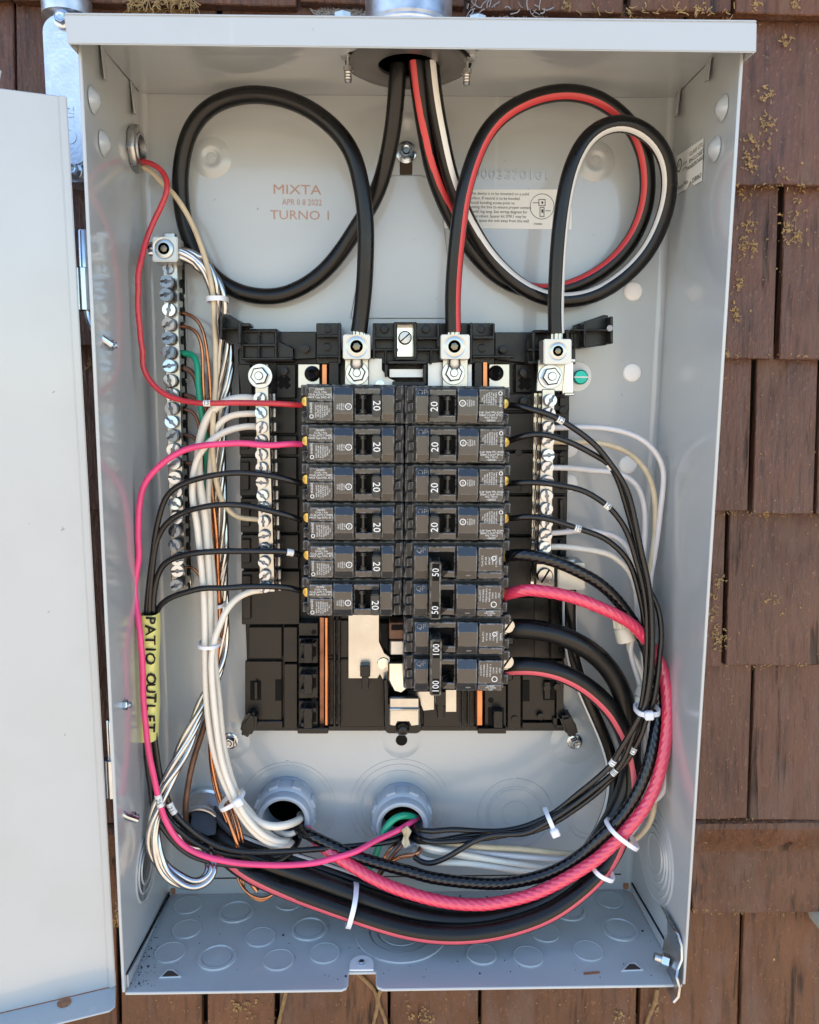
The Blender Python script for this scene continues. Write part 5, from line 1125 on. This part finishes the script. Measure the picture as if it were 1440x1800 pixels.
wire('ground_wire', 'heavier bare copper wire running down beside the white bundle', [(368, 700, 16), (369, 760, 15), (371, 840, 22), (376, 892, 24), (381, 947, 25), (383, 1003, 25), (385, 1062, 26), (384, 1120, 26), (378, 1190, 26), (372, 1262, 26), (371, 1320, 27), (378, 1368, 30), (388, 1405, 34), (402, 1440, 38), (414, 1475, 42), (424, 1510, 44), (436, 1542, 46), (452, 1566, 48)], 4.4, 'copper', GG)
wire('ground_wire', 'brown tarnished copper wire running into the zinc connector', [(388, 1100, 18), (380, 1180, 20), (368, 1240, 22), (358, 1280, 25), (341, 1333, 29), (331, 1379, 32), (326, 1425, 33), (330, 1452, 26), (340, 1464, 8)], 5.2, 'copper_old', GG)
for k, (o1, o2) in enumerate(((0, 0), (7, 4), (13, 10))):
    wire('ground_wire', ('thin copper strand', 'curled copper strand', 'outer copper strand')[k]+' dropping behind the black feeders to the floor', [(392+o1, 1400+o2, 30), (405+o1, 1440, 36), (414+o1, 1480, 40), (416+o1, 1520, 40), (420+o1*.6, 1550+o2, 44), (438+o1*.5, 1572+o2*.6, 48), (462, 1580+o2*.5, 48), (480, 1572, 46)], 2.4, 'copper', GG, n=8)
# stranded bare wire from the ground lug
mat('strand', (.50, .50, .50), .20, 1.0, var=.15, vscale=100)
sw = thing('stranded_ground', 'bare tinned stranded ground wire looping from the big lug to the floor corner', 'wire', P(309, 444, 20))
base = fill_d([(262, 437, 30), (285, 438, 30), (312, 443, 30), (335, 451, 27), (357, 466, 25), (374, 490, 24), (385, 520, 22), (393, 560, 18), (397, 615, 16), (395, 678, 15), (389, 735, 15), (387, 800, 15), (386, 871, 16), (389, 915, 16), (392, 966, 17), (391, 1022, 18), (391, 1085, 19), (389, 1140, 20), (382, 1180, 24), (364, 1222, 30), (343, 1272, 36), (321, 1320, 42), (300, 1362, 47), (284, 1398, 51), (272, 1434, 55), (268, 1465, 58), (273, 1497, 60), (289, 1528, 61), (312, 1546, 62), (338, 1556, 62), (362, 1548, 60), (373, 1530, 56), (371, 1510, 50), (366, 1490, 42), (362, 1468, 30), (360, 1450, 8)])
bp_ = spline([P(*p) for p in base], .0024); fr = frames(bp_); L = 0; run = [0]
for i in range(1, len(bp_)): L += (bp_[i]-bp_[i-1]).length; run.append(L)
for k in range(6):
    pts = []
    for i, (p, T_, N, B) in enumerate(fr):
        f_ = i/(len(fr)-1); v = pix(p)[1]
        sp = .0024 if (f_ < .06) else (.0034 if f_ < .25 else (.0028 if f_ < .55 else .0029))
        tw = run[i]*52+k*2*math.pi/6+.35*math.sin(run[i]*45+k*1.7)
        sp *= 1+.25*math.sin(run[i]*31+k*2.3)
        pts.append(p+N*(sp*.75*math.cos(tw))+B*(sp*math.sin(tw)))
    MB().tube(pts, .0020, 10).build('strand', 'strand', sw, smooth=60)

# ------------------------------------------------------------------ black branch wires on the other side
RB = 'black branch wires tied into one bundle'
def tail(o, d0):   # from the bundle tie to the grey bushing
    return o
wire('branch_wire', 'black wire numbered 12 from the topmost breaker of the eight slot column', [(893, 712, 44), (910, 713, 49), (936, 720, 53), (964, 728, 54), (986, 739, 54), (1006, 751, 54), (1030, 768, 54), (1052, 788, 54), (1068, 808, 54), (1084, 830, 54), (1100, 856, 54), (1111, 890, 54), (1120, 932, 55), (1129, 976, 56), (1139, 1020, 57), (1145, 1064, 58), (1147, 1118, 60), (1146, 1160, 62), (1142, 1200, 63), (1134, 1242, 64), (1123, 1262, 64), (1107, 1291, 62), (1089, 1320, 60), (1076, 1343, 58), (1050, 1368, 56), (1015, 1396, 52), (975, 1428, 48), (930, 1450, 46), (888, 1460, 45), (850, 1461, 44), (797, 1458, 43), (760, 1461, 42), (735, 1458, 36), (722, 1452, 20), (718, 1448, 5)], 5.0, 'w_black', RB, marks=[(987, 739, 19, '12'), (1078, 1341, 18, '11')])
wire('branch_wire', 'black wire with a ridged white sleeve joining the wire numbered 12', [(893, 776, 44), (908, 770, 49), (928, 765, 53), (950, 763, 54), (978, 769, 53), (1006, 779, 52), (1033, 793, 51), (1056, 806, 50), (1070, 815, 50), (1083, 836, 49), (1093, 862, 48), (1104, 900, 48), (1115, 942, 48), (1124, 987, 49), (1134, 1026, 51), (1150, 1052, 53), (1160, 1082, 55), (1163, 1120, 57), (1160, 1150, 58), (1156, 1192, 60), (1148, 1236, 61), (1136, 1264, 60), (1128, 1291, 58), (1115, 1316, 57), (1100, 1340, 56), (1078, 1362, 54), (1040, 1388, 52), (1005, 1413, 50), (970, 1436, 50), (930, 1458, 49), (888, 1468, 48), (850, 1474, 46), (806, 1478, 45), (760, 1480, 44), (738, 1474, 38), (722, 1464, 20), (716, 1455, 5)], 5.0, 'w_black', RB, marks=[(1071, 817, 17, 'III'), (1113, 1317, 22, '13')])
wire('branch_wire', 'black wire numbered 14 from the third breaker of the eight slot column', [(893, 850, 44), (906, 849, 49), (936, 848, 53), (964, 850, 54), (1006, 857, 53), (1033, 866, 52), (1060, 883, 52), (1078, 899, 51), (1097, 925, 51), (1109, 953, 51), (1120, 990, 52), (1129, 1024, 53), (1136, 1066, 54), (1138, 1118, 56), (1137, 1160, 57), (1134, 1200, 59), (1128, 1240, 60), (1120, 1268, 60), (1110, 1300, 59), (1097, 1334, 57), (1083, 1354, 56), (1056, 1378, 55), (1012, 1412, 54), (970, 1440, 54), (930, 1462, 53), (900, 1466, 52), (867, 1468, 51), (835, 1478, 50), (805, 1496, 49), (778, 1511, 48), (755, 1518, 48), (738, 1514, 46), (728, 1506, 44)], 5.0, 'w_black', RB, marks=[(1068, 889, 22, '14'), (1080, 1357, 18, 'III')])
wire('branch_wire', 'black wire numbered 10 from the breaker just above the double breakers', [(893, 911, 44), (906, 911, 49), (924, 908, 52), (958, 911, 53), (986, 919, 52), (1016, 929, 50), (1041, 937, 49), (1062, 946, 48), (1086, 964, 47), (1104, 985, 47), (1115, 1010, 47), (1124, 1044, 48), (1131, 1080, 49), (1134, 1120, 50), (1135, 1160, 52), (1138, 1200, 54), (1140, 1240, 55), (1130, 1270, 55), (1112, 1310, 54), (1090, 1350, 52), (1060, 1384, 50), (1020, 1416, 49), (970, 1448, 49), (920, 1466, 47), (880, 1466, 46), (845, 1466, 42), (812, 1470, 40), (780, 1476, 38), (750, 1480, 38), (732, 1478, 32), (720, 1470, 16), (714, 1460, 5)], 5.0, 'w_black', RB, marks=[(1016, 929, 21, '10')])
# six-gauge pair of the 50 amp breaker
FD = 'feeder conductors'
wire('feeder_wire', 'glossy black stranded wire from the breaker tie marked 50', [(888, 980, 42), (900, 976, 48), (930, 976, 53), (972, 986, 54), (1013, 1003, 53), (1050, 1023, 51), (1078, 1047, 49), (1100, 1074, 47), (1120, 1105, 46), (1136, 1140, 46), (1146, 1172, 46), (1154, 1210, 47), (1156, 1250, 50), (1152, 1285, 54), (1146, 1320, 58), (1137, 1354, 61), (1123, 1388, 63), (1104, 1420, 64), (1080, 1449, 65), (1054, 1474, 65), (1025, 1500, 64), (989, 1524, 64), (943, 1542, 63), (882, 1553, 63), (821, 1551, 62), (760, 1543, 60), (720, 1532, 58), (678, 1521, 55), (622, 1504, 50), (581, 1485, 45), (545, 1468, 38), (520, 1455, 24), (508, 1448, 6)], 10.2, 'w_black_gloss', FD, ridge=(.075, 7, 1300))
wire('feeder_wire', 'glossy pink red stranded wire from the breaker tie marked 50', [(888, 1046, 42), (900, 1042, 49), (930, 1037, 56), (972, 1042, 60), (1013, 1052, 61), (1055, 1068, 60), (1085, 1082, 58), (1112, 1099, 54), (1134, 1122, 50), (1150, 1146, 48), (1163, 1172, 49), (1171, 1205, 53), (1174, 1247, 57), (1172, 1291, 61), (1165, 1336, 65), (1152, 1382, 68), (1133, 1420, 70), (1110, 1450, 71), (1080, 1482, 71), (1045, 1513, 72), (992, 1546, 72), (936, 1572, 73), (867, 1588, 74), (811, 1589, 74), (756, 1580, 72), (700, 1563, 68), (660, 1546, 63), (625, 1526, 57), (596, 1508, 51), (570, 1490, 44), (548, 1468, 34), (534, 1453, 18), (528, 1446, 6)], 10.4, 'w_red_big', FD, ridge=(.085, 7, -1050))
# hundred amp feeders and their striped neutral
wire('feeder_cable', 'thick plain black feeder cable from the upper lug of the 100 amp breaker', [(892, 1106, 40), (910, 1105, 44), (944, 1107, 48), (986, 1117, 49), (1027, 1137, 48), (1058, 1161, 45), (1082, 1193, 42), (1098, 1230, 40), (1107, 1275, 40), (1110, 1320, 42), (1106, 1365, 44), (1094, 1408, 46), (1072, 1448, 49), (1048, 1490, 53), (1020, 1532, 57), (978, 1570, 61), (922, 1597, 64), (867, 1613, 66), (811, 1618, 67), (756, 1613, 65), (700, 1600, 62), (650, 1583, 58), (594, 1562, 53), (539, 1541, 48), (483, 1522, 44), (435, 1500, 40), (400, 1480, 36), (378, 1464, 28), (366, 1452, 6)], 17.5, 'w_black_big', FD, 'cable', 24, .004)
wire('feeder_cable', 'thick black feeder cable with a pink stripe from the 100 amp breaker', [(892, 1172, 40), (910, 1171, 44), (944, 1172, 48), (986, 1182, 49), (1027, 1203, 47), (1056, 1227, 45), (1080, 1254, 43), (1099, 1290, 43), (1110, 1330, 45), (1114, 1375, 48), (1108, 1420, 51), (1096, 1460, 54), (1078, 1500, 58), (1056, 1532, 62), (1022, 1565, 66), (970, 1602, 71), (910, 1626, 75), (852, 1639, 77), (791, 1643, 78), (735, 1638, 75), (690, 1628, 72), (636, 1611, 67), (567, 1587, 60), (497, 1561, 53), (442, 1537, 47), (405, 1512, 42), (380, 1486, 36), (362, 1464, 24), (356, 1452, 6)], 16.2, 'w_black_big', FD, 'cable', 24, .004,
     stripe=('stripe_pink', lambda f: 35-65*min(1, max(0, (f-.18)*5)) if f < .8 else -30+30*min(1, (f-.8)*6), 34))
wire('feeder_cable', 'black feeder cable with white stripes hanging from the neutral bar lug', [(1002, 1030, 30), (1001, 1060, 30), (1001, 1094, 29), (1005, 1140, 27), (1016, 1185, 24), (1034, 1230, 22), (1052, 1270, 22), (1068, 1310, 22), (1078, 1350, 24), (1078, 1395, 28), (1066, 1440, 34), (1042, 1486, 40), (1005, 1530, 45), (955, 1565, 49), (890, 1590, 52), (811, 1600, 53), (745, 1590, 50), (680, 1568, 46), (600, 1538, 42), (520, 1512, 38), (450, 1490, 36), (405, 1470, 32), (380, 1455, 20), (370, 1446, 6)], 12.6, 'w_black_big', FD, 'cable', 22, .004, stripe=[('stripe_white', 66, 36), ('stripe_white', -66, 36)])

# neutral wires on the other bar, hanging behind the black bundle
NR2 = 'pale neutral wires behind the black bundle'
wire('branch_wire', 'pale neutral wire with the widest arch, bending against the side panel', [(958, 752, 36), (980, 752, 36), (1004, 751, 32), (1030, 751, 30), (1056, 752, 30), (1089, 757, 30), (1120, 768, 31), (1143, 784, 32), (1158, 804, 32), (1166, 826, 32), (1166, 855, 32), (1161, 898, 32), (1156, 942, 32), (1150, 980, 32), (1144, 1014, 34), (1142, 1060, 36), (1148, 1120, 38), (1158, 1200, 44), (1168, 1290, 50), (1170, 1345, 54), (1171, 1372, 56), (1164, 1396, 56), (1153, 1405, 55), (1130, 1420, 52)], 4.8, 'w_white_grey', NR2)
wire('branch_wire', 'pale neutral wire with the second widest arch', [(958, 776, 36), (980, 776, 36), (1004, 777, 30), (1033, 777, 28), (1067, 781, 28), (1100, 793, 28), (1124, 812, 29), (1140, 835, 30), (1149, 864, 30), (1152, 900, 30), (1151, 942, 30), (1146, 980, 32), (1138, 1020, 34), (1130, 1060, 34), (1132, 1120, 34), (1142, 1200, 40), (1150, 1280, 46), (1152, 1350, 52), (1151, 1410, 54), (1145, 1440, 55), (1131, 1463, 55), (1107, 1482, 54), (1082, 1494, 50), (1040, 1502, 42), (974, 1498, 38), (913, 1492, 36), (852, 1489, 36), (791, 1483, 36), (750, 1478, 34), (728, 1470, 20), (722, 1462, 5)], 4.8, 'w_cream', NR2)
wire('branch_wire', 'pale neutral wire passing the lowest white plug', [(958, 822, 36), (980, 822, 36), (1004, 823, 30), (1044, 827, 26), (1076, 830, 26), (1104, 839, 26), (1122, 857, 26), (1131, 882, 26), (1134, 912, 26), (1133, 953, 27), (1130, 990, 28), (1126, 1040, 28), (1128, 1110, 30), (1136, 1200, 36), (1142, 1280, 42), (1142, 1350, 48), (1138, 1400, 50), (1128, 1436, 52), (1108, 1466, 52), (1080, 1486, 48), (1020, 1510, 42), (943, 1508, 38), (882, 1503, 36), (830, 1498, 36), (785, 1492, 36), (750, 1486, 34), (730, 1476, 20), (724, 1466, 5)], 4.8, 'w_white_grey', NR2)
wire('branch_wire', 'pale neutral wire tucked behind the wire numbered 10', [(952, 938, 36), (972, 937, 36), (998, 935, 32), (1024, 932, 30), (1052, 935, 30), (1088, 946, 32), (1110, 975, 36), (1122, 1020, 38), (1124, 1070, 38), (1118, 1105, 36), (1108, 1140, 34), (1116, 1175, 34), (1128, 1220, 36), (1134, 1300, 40), (1130, 1380, 46), (1110, 1440, 48), (1070, 1480, 44), (1010, 1520, 42), (959, 1531, 40), (905, 1526, 40), (850, 1514, 40), (800, 1502, 40), (760, 1496, 38), (736, 1486, 26), (726, 1474, 5)], 4.6, 'w_white_grey', NR2)
wire('branch_wire', 'pale neutral wire just above the bar\'s lower lug', [(952, 962, 36), (972, 961, 36), (1000, 962, 34), (1044, 968, 32), (1073, 975, 32), (1096, 992, 32), (1112, 1014, 34), (1120, 1050, 34), (1118, 1090, 34), (1105, 1135, 32), (1120, 1165, 33), (1131, 1195, 34), (1136, 1260, 36), (1134, 1340, 40), (1120, 1410, 44), (1090, 1460, 44), (1040, 1505, 42), (974, 1525, 42), (913, 1519, 42), (852, 1509, 42), (791, 1497, 42), (755, 1490, 40), (735, 1482, 28), (726, 1472, 5)], 5.2, 'w_white', NR2)
wire('branch_wire', 'lowest pale neutral wire sagging below the grey bushing mouth', [(1060, 1508, 40), (1000, 1528, 42), (930, 1532, 43), (867, 1524, 44), (821, 1518, 44), (775, 1516, 44), (748, 1512, 42), (735, 1505, 38), (728, 1494, 30), (722, 1480, 6)], 5.2, 'w_white', NR2)
# wire nuts
def wirenut(label, u, v, u2, v2, d, r0, r1):
    a, b = P(u, v, d), P(u2, v2, d+4); ax = (b-a); L_ = ax.length; t = thing('wire_connector', label, 'wire connector', a, 'cream twist connectors')
    body = MB(); body.lathe(a, ax, [(r0*.55, 0), (r0*.85, L_*.05), (r0, L_*.14), (r1*.92, L_*.62)], 12, .1); body.build('ribbed_cap', 'nut_cream', t, bevel=.0005)
    MB().lathe(a, ax, [(r1*.95, L_*.60), (r1*1.06, L_*.64), (r1*1.08, L_*.98), (r1*.95, L_), (r1*.7, L_), (0, L_*.9)], 24).build('skirt', 'nut_cream', t, smooth=40)
    for k in range(10):
        q = k*.628; e = Vector((math.cos(q), 0, math.sin(q))); e = (e-ax.normalized()*e.dot(ax.normalized())).normalized()
        p0, p1 = a+ax*.12+e*r0*.98, a+ax*.58+e*r1*.93; MB().tube([p0, p0.lerp(p1, .5), p1], .0006, 5).build('grip_rib', 'nut_cream', t)
wirenut('cream twist wire connector just behind the glossy pink wire', 1086, 1064, 1102, 1128, 36, .0048, .0064)
wirenut('cream twist wire connector beside the upper cable tie', 1133, 1206, 1124, 1240, 37, .0040, .0056)

# green and copper in the mouth of the second bushing
wire('ground_wire', 'green wire curling out of the grey bushing mouth to the floor', [(735, 1440, 5), (728, 1436, 20), (712, 1433, 28), (694, 1438, 31), (678, 1456, 33), (668, 1482, 34), (659, 1508, 34), (648, 1527, 34), (634, 1550, 36), (616, 1562, 36), (590, 1570, 34), (570, 1572, 34)], 6.0, 'w_green', GG)
for lab, pts, r, m in (('dull copper wire dropping from the grey bushing behind the pink wire', [(712, 1462, 5), (714, 1474, 28), (706, 1486, 34), (692, 1502, 36), (678, 1520, 36), (664, 1540, 36), (650, 1558, 38), (630, 1574, 38)], 3.6, 'copper_dull'),
                       ('bright copper end bent sideways under the grey bushing', [(664, 1545, 34), (676, 1526, 37), (692, 1511, 39), (708, 1505, 40), (724, 1504, 41), (736, 1500, 41), (740, 1488, 34), (728, 1470, 10)], 3.6, 'copper'),
                       ('thin copper wire beside the green wire below the bushing', [(700, 1470, 5), (698, 1482, 28), (684, 1494, 34), (674, 1512, 35), (668, 1532, 35), (656, 1552, 36), (640, 1570, 36)], 3.0, 'copper')):
    wire('ground_wire', lab, pts, r, m, GG, n=9)
t = MB()
pts = [(716, 1452), (724, 1462), (718, 1474), (722, 1486), (712, 1492), (706, 1482), (710, 1470), (706, 1460)]
vs = [P(u, v, 36+rnd(-2, 3)) for u, v in pts]; t.prism(vs, (0, .0012, 0)); o = t.build('jacket_scrap', 'w_cream', None, smooth=0, bevel=.0003); tag(o, 'crumpled scrap of cream cable jacket in the grey bushing mouth', 'cable jacket')
# loose stub wires visible inside the first bushing
wire('branch_wire', 'white wire end folded inside the bushing beside the white bundle', [(478, 1452, 18), (490, 1462, 28), (506, 1468, 31), (520, 1462, 30), (526, 1452, 14)], 5.0, 'w_white', NG)

# ------------------------------------------------------------------ cable ties
def tie(label, u, v, d, ang, half, dep, m='nylon', head=0, wpx=7):
    c = P(u, v, d); a = math.radians(ang); e = Vector((math.cos(a), 0, math.sin(a))); s = Vector((-math.sin(a), 0, math.cos(a)))
    A = mm(half, d); B_ = dep*.001; wv = mm(wpx, d)/2; t = thing('cable_tie', label, 'cable tie', c, 'white nylon cable ties')
    vs = []; n = 30
    for i in range(n):
        q = 2*math.pi*i/n; ca, sa = math.cos(q), math.sin(q); o_ = e*(A*math.copysign(abs(ca)**.7, ca))+Y*(B_*math.copysign(abs(sa)**.7, sa)); no = (e*ca/A+Y*sa/B_).normalized()
        for k1, k2 in ((-1, 0), (1, 0), (1, 1), (-1, 1)): vs.append(c+o_+s*(wv*k1)+no*(.0011*k2))
    fs = [(i*4+q, i*4+(q+1) % 4, ((i+1) % n)*4+(q+1) % 4, ((i+1) % n)*4+q) for i in range(n) for q in range(4)]
    mb = MB(); mb.add(vs, fs); mb.build('strap', m, t, smooth=30)
    if head:
        hc_ = c+e*(A*head)-Y*(B_+.0014); mb = MB(); q = [hc_+e*.0030+s*.0030, hc_-e*.0030+s*.0030, hc_-e*.0030-s*.0030, hc_+e*.0030-s*.0030]
        mb.prism([p-Y*.002 for p in q], Y*.0042); mb.build('ratchet_head', m, t, bevel=.0008)
tie('small translucent tie round the cream wire and bare strands', 382, 527, 25, 2, 15, 9, wpx=8)
tie('white tie round the white wires level with the tag', 369, 1131, 42, 0, 17, 10, wpx=6)
tie('thin tie round the bare copper beside the white bundle', 385, 1063, 24, 10, 9, 7, wpx=6)
tie('white tie on the white wires just before the bushing', 408, 1406, 46, 30, 22, 9, head=.9, wpx=8)
tie('bright white tie with a square head on the black bundle above the sleeves', 1137, 1247, 60, 3, 19, 9, head=-.25, wpx=9)
tie('white tie with a square head on the black bundle over the concentric knockout', 966, 1440, 50, -66, 17, 8, head=.85, wpx=8)
tie('white tie round the glossy black and pink wires', 1093, 1466, 67, -37, 34, 11, wpx=8)
tie('short white tie end on the striped feeder by the corner', 1058, 1528, 66, -25, 20, 11, wpx=8)
tie('long white tie strapping the two thickest feeder cables together', 619, 1591, 62, 76, 32, 14, wpx=9)
